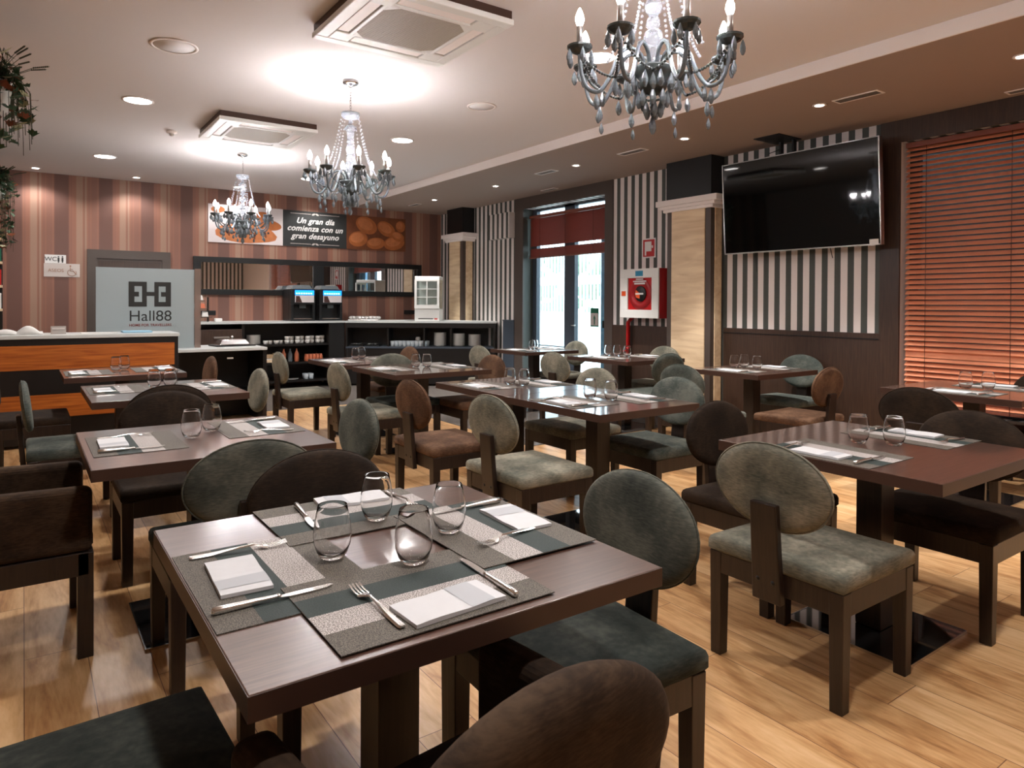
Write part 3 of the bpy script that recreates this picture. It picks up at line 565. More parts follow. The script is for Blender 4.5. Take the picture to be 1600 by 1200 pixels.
for k, (x, z, mm, nm) in enumerate(((-.04, .075, 'packet', 'orange packet on lowest tier of the snack rack'), (.09, .075, 'paper', 'white packet on lowest tier of the snack rack'), (-.06, .195, 'paper', 'white packet on middle tier of the snack rack'), (.05, .195, 'packet', 'orange packet on middle tier of the snack rack'), (.02, .315, 'paper', 'white packet on top tier of the snack rack'))):
    o = obj('snack_packet', MB().hexa([(-.045, -.02, 0), (.045, -.02, 0), (.045, .02, 0), (-.045, .02, 0)], [(-.04, -.006, .08), (.035, -.006, .07), (.035, .006, .07), (-.04, .006, .08)]), mm, bevel=.004, loc=(2.08 + x, 10.84 + z * .1, 1.04 + z)); tag(o, nm, 'packet')
o = obj('napkin_box', MB().box(-.05, .05, -.04, .04, 0, .05), 'paper', bevel=.008, loc=(2.34, 10.8, 1.04)); tag(o, 'small white box on serving counter right of the rack', 'box')
# shelf unit and hanging plants at left edge
t = thing('bookcase', 'tall dark shelf unit at the left end of the back wall', 'shelf', (-.22, 10.86, 0))
obj('carcass', MB().box(-.9, -.0, .3, .33, 0, 2.2).box(-.9, -.87, 0, .3, 0, 2.2), 'blackwood', t)
for z in (.03, .9, 1.2, 1.5, 1.8, 2.1): obj('shelf', MB().box(-.9, 0, 0, .3, z, z + .03), 'oakpanel' if z > .5 else 'blackwood', t)
for k, (z, mm, nm) in enumerate(((1.53, 'red', 'red carton at the end of the tall shelf'), (1.83, 'green', 'green carton on the upper board of the tall shelf'), (1.23, 'paper', 'white carton on the tall shelf under the red one'))):
    o = obj('carton', MB().box(-.08, .08, -.07, .07, 0, .2), mm, bevel=.003, loc=(-.31, 10.97, z)); tag(o, nm, 'carton')
def hanging_plant(x, y, z, r, n, label, seed, drop=.5):
    rr = random.Random(seed); t = thing('hanging_plant', label, 'plant', (x, y, z))
    obj('pot', MB().lathe([(.07, -.02), (.1, 0), (.12, .15), (.125, .16), (.11, .16), (.09, .02), (0, .02)]), 'pot', t)
    m = MB()
    for k in range(3): a = k * 2.1; m.tube([(.12 * math.cos(a), .12 * math.sin(a), .16), (0, 0, ZM - z - .02)], .003, 5)
    obj('cord', m, 'stem', t)
    L1, L2, L3, S = MB(), MB(), MB(), MB()
    def leaf(mb, p, s, a, tl):
        pts = [(0, 0), (.35, .28), (.25, .6), (.6, .62), (.55, .95), (1.25, 0)]
        poly = [(u, v) for u, v in pts] + [(u, -v) for u, v in reversed(pts[1:-1])]
        M_ = Matrix.Translation(p) @ Matrix.Rotation(a, 4, 'Z') @ Matrix.Rotation(tl, 4, 'Y') @ Matrix.Rotation(rr.uniform(-.7, .7), 4, 'X') @ Matrix.Scale(s, 4)
        mb.add([M_ @ Vector((u, v, .15 * abs(v))) for u, v in poly], [tuple(range(len(poly)))])
    for k in range(n):
        a = rr.uniform(0, 6.28); up = rr.uniform(.0, .22); out = rr.uniform(.08, r); dn = rr.uniform(.05, drop)
        pts = [Vector((.08 * math.cos(a), .08 * math.sin(a), .14)), Vector((out * .6 * math.cos(a), out * .6 * math.sin(a), .14 + up)), Vector((out * math.cos(a), out * math.sin(a), .1 + up * .4)), Vector((out * 1.05 * math.cos(a), out * 1.05 * math.sin(a), .1 - dn))]
        S.tube(pts, .002, 4)
        for q in range(7):
            u = rr.uniform(.2, 3) ; i = min(2, int(u)); p = pts[i].lerp(pts[i + 1], u - i)
            leaf(rr.choice((L1, L1, L1, L1, L2, L3) if rr.random() < .8 else (L1,)), p, rr.uniform(.032, .055), rr.uniform(0, 6.28), rr.uniform(-.2, 1.2))
        if k % 4 == 0:
            S.tube([(0, 0, .15), (out * 1.1 * math.cos(a), out * 1.1 * math.sin(a), .3), (out * 1.5 * math.cos(a), out * 1.5 * math.sin(a), .33)], .002, 4)
            for q in range(8):
                u = q / 8; S.ball((out * (1.1 + .4 * u) * math.cos(a), out * (1.1 + .4 * u) * math.sin(a), .3 + .03 * u), .006, 5, 4)
    for nm, mb, mm in (('foliage', L1, 'leaf'), ('variegated_leaves', L2, 'leafpale'), ('rust_leaves', L3, 'leafrust'), ('stems', S, 'stem')): obj(nm, mb, mm, t)
hanging_plant(-.17, 5.15, 2.47, .22, 80, 'trailing ivy in a white hanging pot, nearer one at upper left', 11, .38)
hanging_plant(-.27, 9.6, 2.48, .24, 80, 'trailing ivy in a white hanging pot, farther one at left', 12, .75)
# ---------------------------------------------------------------- television, hose cabinet, pipe
t = thing('television', 'large black wall television with slim silver frame beside the window', 'television', (6.09, 3.88, 1.87))
tilt = math.radians(3.5)
scr = MB().box(0, .045, -.81, .81, 0, .92); fr_ = MB().box(-.006, .05, -.82, .82, -.012, 0).box(-.006, .05, -.82, .82, .92, .928).box(-.006, .05, -.822, -.812, 0, .92).box(-.006, .05, .812, .822, 0, .92)
RT = Matrix.Rotation(-tilt, 4, 'Y')
obj('screen', scr.xf(RT), 'tvscreen', t); obj('frame', fr_.xf(RT), 'brushed', t)
obj('sticker', MB().box(-.008, -.006, -.8, -.72, -.01, .04).xf(RT), 'signwhite', t)
obj('mount', MB().box(-.25, .12, .02, .3, 1.075, 1.083).box(.05, .1, .06, .08, .3, 1.08).box(.05, .1, .2, .22, .3, 1.08), 'black', t)
obj('cable', MB().tube([(.04, .2, 1.0), (.0, .3, .97), (.05, .36, .93)], .004, 6).tube([(.08, -.3, .02), (.1, -.32, -.1)], .004, 6).tube([(.08, .5, .02), (.1, .5, -.2)], .004, 6), 'black', t)
t = thing('fire_hose_cabinet', 'red fire hose cabinet with white door on striped wall', 'fire hose cabinet', (6.13, 5.99, 1.16))
obj('body', MB().box(.01, .17, -.32, .32, 0, .6), 'red', t, bevel=.004)
d_ = obj('door', MB().box(-.01, .01, -.32, .32, 0, .1).box(-.01, .01, -.32, .32, .49, .6).box(-.01, .01, -.32, -.21, .1, .49).box(-.01, .01, .19, .32, .1, .49), 'whiteplastic', t, bevel=.003)
obj('lock', MB().box(-.014, -.01, .22, .29, .27, .33), 'orange', d_); obj('sticker', MB().box(-.012, -.01, -.07, .055, .51, .575), 'blue', d_)
m = MB(); RY = Matrix.Rotation(-PI / 2, 4, 'Y')
obj('hose_reel', MB().lathe([(.0, -.012), (.11, -.012), (.13, .0), (.185, .0), (.19, -.01), (.19, -.04), (0, -.04)], seg=40).xf(Matrix.Translation((-.0, -.01, .295)) @ RY @ Matrix.Scale(1, 4)), 'hosered', t)
hub = obj('reel_hub', MB().lathe([(0, .006), (.09, .006), (.095, 0), (.095, -.01), (0, -.01)], seg=32).xf(Matrix.Translation((-.004, -.02, .295)) @ RY), 'black', t)
obj('hub_label', MB().box(-.013, -.0105, -.08, .05, .285, .305), 'signwhite', hub); obj('hub_emblem', MB().add([(-.0115, -.02, .235), (-.0115, .045, .25), (-.0115, .06, .3), (-.0115, .045, .345), (-.0115, -.02, .3)], [(0, 1, 2, 3, 4)]), 'orange', hub)
obj('notice', MB().box(-.006, -.004, -.1, .08, .41, .43).box(-.006, -.004, -.12, .1, .44, .455).box(-.006, -.004, -.07, .05, .465, .48), 'signwhite', t)
m = MB().tube([(6.235, 6.28, 0.004), (6.235, 6.28, 1.1), (6.235, 6.2, 1.17)], .025, 14); m.lathe([(.034, 0), (.034, .04)], (6.235, 6.28, .76), 14); m.tube([(6.21, 6.28, .74), (6.15, 6.28, .74)], .01)
m.lathe([(.034, 0), (.034, .04)], (6.235, 6.28, .52), 14); o = obj('fire_pipe', m, 'red'); tag(o, 'upright red water pipe below the fire hose cabinet', 'pipe')
s = thing('fire_hose_sign', 'red and white fire hose sign above the cabinet', 'sign', (6.292, 5.98, 1.9))
obj('backing', MB().box(0, .008, -.1, .12, 0, .24), 'signwhite', s); obj('symbol_field', MB().box(-.002, 0, -.085, .105, .015, .225), 'red', s)
obj('symbol', MB().box(-.004, -.002, -.035, .075, .08, .2).box(-.004, -.002, .05, .075, .03, .08).box(-.004, -.002, -.06, -.042, .12, .15), 'signwhite', s)
# ---------------------------------------------------------------- tables
def table(key, x0, x1, y0, y1, label):
    cx, cy = (x0 + x1) / 2, (y0 + y1) / 2; a, b_ = (x1 - x0) / 2, (y1 - y0) / 2
    t = thing('dining_table', label, 'table', (cx, cy, 0), 0, 'restaurant tables')
    top = obj('tabletop', MB().box(-a, a, -b_, b_, .7075, .75), 'top', t, bevel=.002)
    obj('edge_band', MB().box(-a - .001, a + .001, -b_ - .001, -b_ + .004, .708, .7485).box(-a - .001, -a + .004, -b_ + .004, b_, .708, .7485), 'topedge', top)
    obj('pedestal', MB().box(-.052, .052, -.052, .052, .012, .7), 'legs', t, bevel=.002)
    obj('top_bracket', MB().box(-.2, .2, -.03, .03, .698, .7075).box(-.03, .03, -.2, .2, .698, .7075), 'black', t)
    obj('base_plate', MB().box(-.245, .245, -.245, .245, 0.001, .010), 'plate', t, bevel=.0015); obj('base_rim', MB().box(-.249, .249, -.249, -.245, .001, .011).box(-.249, .249, .245, .249, .001, .011).box(-.249, -.245, -.245, .245, .001, .011).box(.245, .249, -.245, .245, .001, .011), 'chrome', t)
    return t
TB = dict(
 A1=(.27, 1.15, 1.05, 1.95), A2=(.19, 1.06, 2.76, 3.60), A3=(.32, 1.19, 4.61, 5.56), A4=(.25, 1.10, 6.19, 7.0),
 B1=(2.435, 3.325, 1.02, 1.905), B2=(2.455, 3.24, 2.675, 3.565), B3=(2.465, 3.25, 3.57, 4.45), B4=(2.44, 3.36, 5.06, 5.96), B5=(2.38, 3.22, 6.12, 6.98),
 C1=(4.96, 5.84, 1.64, 2.49), C2=(4.92, 5.79, 3.46, 4.20), C3=(4.95, 5.80, 4.99, 5.93), C4=(4.86, 5.69, 6.60, 7.35))
TN = dict(A1='the nearest table', A2='the second left table', A3='the third left table', A4='the table by the desk', B1='the right foreground table', B2='the nearer joined table', B3='the farther joined table',
          B4='the table behind the joined pair', B5='the table before the cup shelves', C1='the table by the window blind', C2='the table under the television', C3='the table before the oak pillar', C4='the table at the glass door')
TLAB = dict(A1='dark square table set for four in the centre foreground', A2='dark table behind the nearest one on the left', A3='dark table third from camera in the left row', A4='dark table in front of the orange panelled desk',
 B1='reddish dark table in the right foreground set for two', B2='nearer of two joined dark tables in the middle of the room', B3='farther of two joined dark tables in the middle of room', B4='dark table behind the two joined tables',
 B5='dark table in front of the open cup shelves', C1='dark table beside the large window blind at right edge', C2='dark table against wall under the television', C3='dark table in front of the wide oak pillar', C4='dark table directly in front of the glass door')
for k in TB: table(k, *TB[k], TLAB[k])
# ---------------------------------------------------------------- chairs
def pad(w_, h_, th, seg=40):
    # oval cushion standing in the yz plane, thickness along x
    mb = MB(); prof = [(0, 1), (.35, .985), (.65, .94), (.85, .82), (.95, .58), (1.0, .2)]
    rings = [(r, t) for r, t in prof] + [(r, -t) for r, t in reversed(prof)]
    vs = []; fs = []
    for r, t in rings:
        for k in range(seg):
            a = 2 * PI * k / seg; vs.append((t * th / 2 + .012 * 0, r * w_ / 2 * math.cos(a), r * h_ / 2 * math.sin(a)))
    for i in range(len(rings) - 1):
        for k in range(seg): k2 = (k + 1) % seg; fs.append((i * seg + k, i * seg + k2, (i + 1) * seg + k2, (i + 1) * seg + k))
    return mb.add(vs, fs, True)
def cushion(x0, x1, y0, y1, z0, z1, crown=.012, n=8):
    mb = MB(); vs = []; fs = []
    r = .022
    def ring(ins, z, cr=0):
        out = []
        for k in range(n * 4):
            s_ = k // n; u = (k % n) / n
            X0, X1, Y0, Y1 = x0 + ins, x1 - ins, y0 + ins, y1 - ins
            p = ((X0 + (X1 - X0) * u, Y0), (X1, Y0 + (Y1 - Y0) * u), (X1 - (X1 - X0) * u, Y1), (X0, Y1 - (Y1 - Y0) * u))[s_]
            # round the corners a little
            cxm, cym = (x0 + x1) / 2, (y0 + y1) / 2; out.append((p[0], p[1], z))
        return out
    levels = [(.006, z0), (0, z0 + .008), (0, z1 - r), (.005, z1 - .009), (.014, z1 - .002), (.03, z1), (.09, z1 + crown * .6), (.16, z1 + crown)]
    m4 = n * 4
    for ins, z in levels: vs += ring(ins, z)
    for i in range(len(levels) - 1):
        for k in range(m4): k2 = (k + 1) % m4; fs.append((i * m4 + k, i * m4 + k2, (i + 1) * m4 + k2, (i + 1) * m4 + k))
    fs.append(tuple(range(m4 - 1, -1, -1))); fs.append(tuple((len(levels) - 1) * m4 + k for k in range(m4)))
    return mb.add(vs, fs, True)
def make_chair(vm):
    bm_ = 'fern' if vm == 'darkgrey' else vm
    t = thing('dining_chair', '', 'chair')
    obj('seat', cushion(-.238, .238, -.268, .268, .395, .455), vm, t)
    fr = MB(); fr.box(-.215, .215, -.262, -.237, .315, .395).box(-.215, .215, .237, .262, .315, .395).box(-.232, -.207, -.237, .237, .315, .395).box(.207, .232, -.237, .237, .315, .395)
    obj('seat_frame', fr, 'legs', t, bevel=.002)
    for sx in (-1, 1):
        for sy in (-1, 1):
            xa, ya = sx * .209, sy * .239
            obj('leg', MB().hexa([(xa - .022, ya - .022, 0), (xa + .022, ya - .022, 0), (xa + .022, ya + .022, 0), (xa - .022, ya + .022, 0)], [(xa - .0255, ya - .0255, .394), (xa + .0255, ya - .0255, .394), (xa + .0255, ya + .0255, .394), (xa - .0255, ya + .0255, .394)]), 'legs', t, bevel=.003)
    p = obj('back_post', MB().hexa([(-.262, -.056, .29), (-.233, -.056, .29), (-.233, .056, .29), (-.262, .056, .29)], [(-.288, -.052, .64), (-.262, -.052, .64), (-.262, .052, .64), (-.288, .052, .64)]), 'legs', t, bevel=.004)
    for sy in (-1, 1): obj('bolt', MB().lathe([(.0, .0), (.007, .001), (.009, .004), (.009, .006)], seg=12).xf(Matrix.Translation((-.2705, sy * .03, .365)) @ Matrix.Rotation(PI / 2, 4, 'Y')), 'black', p)
    M_ = Matrix.Translation((-.236, 0, .69)) @ Matrix.Rotation(math.radians(-7), 4, 'Y')
    b_ = obj('backrest', pad(.46, .312, .052).xf(M_), bm_, t)
    pts = [M_ @ Vector((-.006, .2305 * math.cos(a), .1565 * math.sin(a))) for a in [2 * PI * k / 48 for k in range(49)]]
    obj('piping', MB().tube(pts, .0032, 6, cap=False), bm_, b_)
    return t
PROTO = {}; USED = set()
def chair(vm, x, y, deg, label):
    if vm not in PROTO: PROTO[vm] = make_chair(vm)
    o = PROTO[vm]
    if vm in USED: o = tree_copy(o, (x, y, 0), math.radians(deg))
    else: USED.add(vm); o.location = (x, y, 0); o.rotation_euler = (0, 0, math.radians(deg))
    relabel(o, label, 'oval backed dining chairs')
chair('grey', 2.385, 1.455, 0, 'sage grey velvet chair with back to camera, left of the right foreground table')
chair('darkgrey', 1.20, 1.42, 178, 'dark green velvet chair at the right side of the nearest table')
chair('darkgrey', .11, 1.43, 2, 'dark green velvet seat cropped at the bottom left corner')
chair('darkgrey', .665, 2.77, 90, 'dark green chair, its back right behind the nearest table, facing the second table')
chair('brown', .79, 1.96, 270, 'brown oval chair tucked under far side of the nearest table')
chair('brown', .635, 3.88, 270, 'brown chair at far side of the second left table')
chair('brown', .70, 4.70, 90, 'brown chair mostly hidden behind another brown back, near side of third left table')
chair('darkgrey', 1.13, 3.26, 180, 'dark green oval chair at right end of the second left table')
chair('teal', .25, 5.14, 0, 'sage green chair seen edge on at left end of the third left table')
chair('brown', .06, 6.5, 0, 'brown chair at the left frame edge in front of desk')
chair('grey', 1.16, 5.18, 180, 'grey chair at right end of the third left table')
chair('umber', 1.12, 6.58, 180, 'brown chair at right end of the table by the desk')
chair('grey', 2.29, 6.83, 0, 'grey chair standing in front of the open cup shelves')
chair('grey', 2.32, 5.37, 0, 'grey chair left of the table behind the joined tables')
chair('umber', 2.25, 3.93, 0, 'chestnut brown chair left of the farther joined table')
chair('grey', 2.27, 3.05, 0, 'grey chair left of the nearer joined table')
chair('brown', 2.83, 1.98, 270, 'dark brown chair at far side of the right foreground table')
chair('teal', 3.31, 3.12, 180, 'blue green chair right of the nearer joined table')
chair('grey', 3.30, 3.90, 180, 'grey chair right of the farther joined table')
chair('teal', 4.60, 3.78, 0, 'teal chair left of the table under the television')
chair('umber', 5.12, 3.22, 93, 'chestnut chair with back to camera before the television table')
chair('teal', 5.93, 3.86, 180, 'blue green chair at wall side of the television table')
chair('grey', 4.60, 5.42, 0, 'grey chair with its back to us left of the pillar table')
chair('teal', 5.22, 4.94, 90, 'dark green chair at near side of the table before the pillar')
chair('grey', 5.80, 5.50, 180, 'grey chair between the pillar table and the wall')
chair('grey', 5.63, 6.86, 180, 'grey chair beside the glass door opening')
chair('grey', 4.53, 6.70, 0, 'pale grey chair left of the table at the glass door')
chair('umber', 3.36, 5.42, 180, 'chestnut chair right of the table behind the joined pair')
chair('darkgrey', 2.87, 5.80, 270, 'dark green chair between the two tables in front of the cup shelves')
chair('umber', 3.26, 6.93, 180, 'chestnut chair farthest back, near the corner counter')
chair('brown', 3.31, 1.37, 180, 'brown chair with large seat at right of the right foreground table')
chair('brown', 4.57, 1.95, 0, 'dark brown chair with its back to us left of the window table')
chair('brown', 5.93, 1.87, 180, 'dark chair cropped at right edge in front of the blind')
# armchairs
def make_arm(vm):
    t = thing('armchair', '', 'armchair')
    obj('seat', cushion(-.17, .218, -.208, .208, .395, .46), vm, t)
    fr = MB(); fr.box(-.18, .2, -.285, -.26, .31, .395).box(-.18, .2, .26, .285, .31, .395).box(-.215, -.19, -.26, .26, .31, .395).box(.19, .215, -.26, .26, .31, .395)
    obj('seat_frame', fr, 'legs', t, bevel=.002)
    for sx in (-1, 1):
        for sy in (-1, 1):
            xa, ya = sx * .189, sy * .259
            obj('leg', MB().box(xa - .026, xa + .026, ya - .026, ya + .026, 0, .394), 'legs', t, bevel=.003)
    for sy in (-1, 1):
        y0, y1 = (sy * .212, sy * .288) if sy > 0 else (sy * .288, sy * .212)
        obj('arm', MB().hexa([(-.2, y0, .396), (.212, y0, .396), (.212, y1, .396), (-.2, y1, .396)], [(-.225, y0, .645), (.212, y0, .635), (.212, y1, .635), (-.225, y1, .645)]), vm, t, bevel=.026, seg=4)
    obj('back_panel', MB().hexa([(-.225, -.2, .396), (-.17, -.2, .396), (-.17, .2, .396), (-.225, .2, .396)], [(-.235, -.2, .60), (-.18, -.2, .60), (-.18, .2, .60), (-.235, .2, .60)]), vm, t, bevel=.015, seg=3)
    M_ = Matrix.Translation((-.222, 0, .658)) @ Matrix.Rotation(math.radians(-8), 4, 'Y')
    obj('backrest', pad(.53, .315, .085).xf(M_), vm, t)
    return t
a1 = make_arm('cocoa'); a1.location = (.572, .975, 0); a1.rotation_euler = (0, 0, math.radians(96)); relabel(a1, 'brown velvet armchair in the bottom foreground, back to camera', 'padded armchairs')
a2 = tree_copy(a1, (0, 3.295, 0), 0); relabel(a2, 'brown velvet armchair at the left edge with squared padded arms', 'padded armchairs')
# ---------------------------------------------------------------- place settings
def place_mat():
    t = thing('placemat', '', 'placemat')
    b_ = MB().box(-.222, .222, -.163, .163, 0, .002)
    obj('mat', b_, 'mat_taupe', t)
    # woven bands: local +y points to the table centre
    obj('band', MB().box(-.2215, .2215, .0, .082, .002, .0023), 'mat_dark', t)
    m = MB().box(-.2215, .2215, -.08, .0, .002, .0023); obj('band', m, 'mat_light', t)
    return t
def napkin():
    t = thing('napkin', '', 'napkin')
    m = MB(); nx, ny = 8, 3
    def wv(u, v): return .0025 * math.sin(u * 21 + v * 9) * (1 if abs(u) < .09 else .5)
    vs = []; fs = []
    for lv, base in ((0, 0), (1, .006)):
        for i in range(nx + 1):
            for j in range(ny + 1):
                u = -.1 + .2 * i / nx; v = -.05 + .1 * j / ny; vs.append((u, v, base + (abs(wv(u, v)) if lv else 0)))
    S_ = (nx + 1) * (ny + 1)
    for i in range(nx):
        for j in range(ny):
            a = i * (ny + 1) + j; fs.append((a + S_, a + S_ + ny + 1, a + S_ + ny + 2, a + S_ + 1)); fs.append((a, a + 1, a + ny + 2, a + ny + 1))
    for i in range(nx): a = i * (ny + 1); b_ = a + ny; fs += [(a, a + ny + 1, a + ny + 1 + S_, a + S_), (b_, b_ + S_, b_ + ny + 1 + S_, b_ + ny + 1)]
    for j in range(ny): a = j; b_ = nx * (ny + 1) + j; fs += [(a, a + S_, a + 1 + S_, a + 1), (b_, b_ + 1, b_ + 1 + S_, b_ + S_)]
    m.add(vs, fs); obj('sheet', m, 'napkin', t)
    m = MB(); vs = []; fs = []
    for i in range(7):
        u = .02 + .055 * i / 6
        for j in range(ny + 1): v = -.05 + .1 * j / ny; vs.append((u, v, 0.0068 + abs(wv(u, v))))
    for i in range(6):
        for j in range(ny): a = i * (ny + 1) + j; fs.append((a, a + ny + 1, a + ny + 2, a + 1))
    m.add(vs, fs); obj('grey_stripe', m, 'napkin_band', t)
    return t
def strip(mb, pts, th=.0022):   # pts: (y, halfwidth, z)
    for (ya, wa, za), (yb, wb, zb) in zip(pts, pts[1:]):
        mb.hexa([(-wa, ya, za - th), (wa, ya, za - th), (wb, yb, zb - th), (-wb, yb, zb - th)], [(-wa * .6, ya, za + th), (wa * .6, ya, za + th), (wb * .6, yb, zb + th), (-wb * .6, yb, zb + th)])
def fork():
    m = MB(); strip(m, [(-.105, .006, .004), (-.1, .0085, .004), (-.06, .0075, .005), (0, .0035, .010), (.03, .003, .012), (.042, .006, .009), (.052, .012, .006), (.062, .0135, .0045)], .0016)
    for k in range(4):
        x = -.0107 + k * .0071
        for (ya, za), (yb, zb) in zip([(.061, .0045), (.075, .004), (.09, .006), (.105, .010)], [(.075, .004), (.09, .006), (.105, .010)]):
            m.hexa([(x - .0018, ya, za - .001), (x + .0018, ya, za - .001), (x + .0016, yb, zb - .001), (x - .0016, yb, zb - .001)], [(x - .0018, ya, za + .001), (x + .0018, ya, za + .001), (x + .0016, yb, zb + .001), (x - .0016, yb, zb + .001)])
    return obj('fork', m, 'steel')
def knife():
    h = MB().tube([(0, -.115, .006), (0, -.112, .006), (0, -.09, .006), (0, -.03, .006), (0, .0, .006), (0, .006, .006)], [.004, .0072, .0075, .0058, .0045, .0055], 10)
    h.tube([(0, .006, .006), (0, .012, .006)], [.006, .0035], 10)
    k = MB(); poly = [(-.004, .01), (.005, .01), (.009, .03), (.0095, .07), (.0075, .1), (.0, .118), (-.006, .112), (-.0065, .03)]
    k.prism(poly, .003, .0052)
    t = thing('table_knife', '', 'knife'); obj('handle', h, 'steel', t); obj('blade', k, 'steel', t); return t
def wineglass():
    prof = [(0, .0005), (.02, .0), (.026, .003), (.034, .014), (.0405, .034), (.0425, .055), (.040, .08), (.0355, .104), (.0325, .119), (.0318, .1205), (.0310, .119), (.0345, .104), (.039, .08), (.0413, .055), (.0393, .034), (.032, .017), (.022, .010), (0, .009)]
    return obj('stemless_glass', MB().lathe(prof, seg=36, caps=False), 'glass')
PM, NK, FK, KN, GL = place_mat(), napkin(), fork(), knife(), wineglass()
tag(FK, '', 'fork'); tag(GL, '', 'glass')
def setting(key, x, y, deg, side, dz=0, jit=(0, 0, 0), nap=(0, -.06), np_rot=0, fork_x=-.155, fork_rot=0, knife_x=.155, knife_rot=0, fy=0, ky=0):
    r = math.radians(deg) - PI / 2; c_, s_ = math.cos(r), math.sin(r); TN_ = TN[key]; z = .7503 + dz
    def P(u, v): return (x + u * c_ - v * s_, y + u * s_ + v * c_)
    put(PM, (x, y, z), 'woven grey striped placemat at %s side of %s' % (side, TN_), 'placemats', r + (PI if deg in (0, 180) else 0))
    u, v = P(*nap); put(NK, (u, v, z + .003), 'folded white napkin at %s side of %s' % (side, TN_), 'napkins', r + np_rot)
    u, v = P(fork_x, -.03 + fy); put(FK, (u, v, z + .003), 'steel fork at %s side of %s' % (side, TN_), 'forks', r + fork_rot)
    u, v = P(knife_x, -.03 + ky); put(KN, (u, v, z + .003), 'steel knife at %s side of %s' % (side, TN_), 'knives', r + knife_rot)
setting('A1', .437, 1.493, 0, 'the left', 0, nap=(-.02, -.07), np_rot=-.05, fork_x=-.17, fork_rot=-.12, fy=.0, knife_x=.14, knife_rot=.0, ky=-.01)
setting('A1', .644, 1.236, 90, 'the near', .0026, nap=(.018, -.095), np_rot=.06, fork_x=-.10, fork_rot=.02, fy=0, knife_x=.148, knife_rot=-.05)
setting('A1', .735, 1.792, 270, 'the far', .0026, nap=(-.045, -.11), np_rot=-.1, fork_x=-.165, fork_rot=0, knife_x=.12, knife_rot=-.1)
setting('A1', .975, 1.472, 180, 'the right', .0052, nap=(.02, -.09), np_rot=-.05, fork_x=-.09, fork_rot=.2, fy=.03, knife_x=.165, knife_rot=.02)
G2 = [('B1', 2.60, 1.48, 0, 'the left'), ('B1', 3.19, 1.475, 180, 'the right'), ('A2', .375, 3.2, 0, 'the left'), ('A2', .875, 3.3, 180, 'the right'), ('A3', .50, 5.2, 0, 'the left'), ('A3', 1.02, 5.12, 180, 'the right'),
      ('A4', .43, 6.55, 0, 'the left'), ('A4', .92, 6.62, 180, 'the right'), ('B2', 2.645, 3.12, 0, 'the left'), ('B2', 3.07, 3.06, 180, 'the right'), ('B3', 2.645, 4.07, 0, 'the left'), ('B3', 3.07, 4.0, 180, 'the right'),
      ('B4', 2.62, 5.55, 0, 'the left'), ('B4', 3.18, 5.5, 180, 'the right'), ('B5', 2.56, 6.55, 0, 'the left'), ('B5', 3.04, 6.55, 180, 'the right'), ('C1', 5.14, 2.05, 0, 'the left'), ('C1', 5.66, 2.03, 180, 'the right'),
      ('C2', 5.10, 3.83, 0, 'the left'), ('C2', 5.61, 3.84, 180, 'the right'), ('C3', 5.13, 5.5, 0, 'the left'), ('C3', 5.62, 5.42, 180, 'the right'), ('C4', 5.04, 6.97, 0, 'the left'), ('C4', 5.50, 6.97, 180, 'the right')]
rr = random.Random(21)
for k, x, y, dg, sd in G2: setting(k, x, y, dg, sd, 0, nap=(rr.uniform(-.02, .02), -.08), np_rot=rr.uniform(-.06, .06), fork_rot=rr.uniform(-.2, .1), knife_rot=rr.uniform(-.05, .08), fy=rr.uniform(-.02, .02))
def glass_at(key, x, y, which, dz=0): put(GL, (x, y, .7506 + dz), 'clear stemless glass on %s, %s' % (TN[key], which), 'stemless glasses')
glass_at('A1', .568, 1.50, 'leftmost of the four', .005); glass_at('A1', .765, 1.70, 'farthest of the four', .005); glass_at('A1', .705, 1.37, 'nearest of the four', .005); glass_at('A1', .87, 1.50, 'rightmost of the four', .0075)
for k, a, b_ in (('B1', (2.87, 1.53), (2.945, 1.42)), ('A2', (.585, 3.19), (.69, 3.31)), ('A3', (.725, 5.23), (.82, 5.21)), ('A4', (.63, 6.60), (.70, 6.69)), ('B2', (2.835, 3.18), (2.88, 3.04)), ('B3', (2.84, 4.04), (2.885, 3.93)),
                 ('B4', (2.885, 5.58), (2.97, 5.53)), ('B5', (2.76, 6.66), (2.86, 6.74)), ('C1', (5.345, 2.10), (5.45, 2.0)), ('C4', (5.23, 6.96), (5.31, 7.0))):
    glass_at(k, *a, 'left one of the pair', .0); glass_at(k, *b_, 'right one of the pair', .0)
for k, pts in (('C2', ((5.29, 3.97), (5.42, 3.96), (5.37, 3.79))), ('C3', ((5.33, 5.68), (5.41, 5.62), (5.43, 5.48)))):
    for (x, y), w_ in zip(pts, ('leftmost of three', 'middle of three', 'rightmost of three')): glass_at(k, x, y, w_)
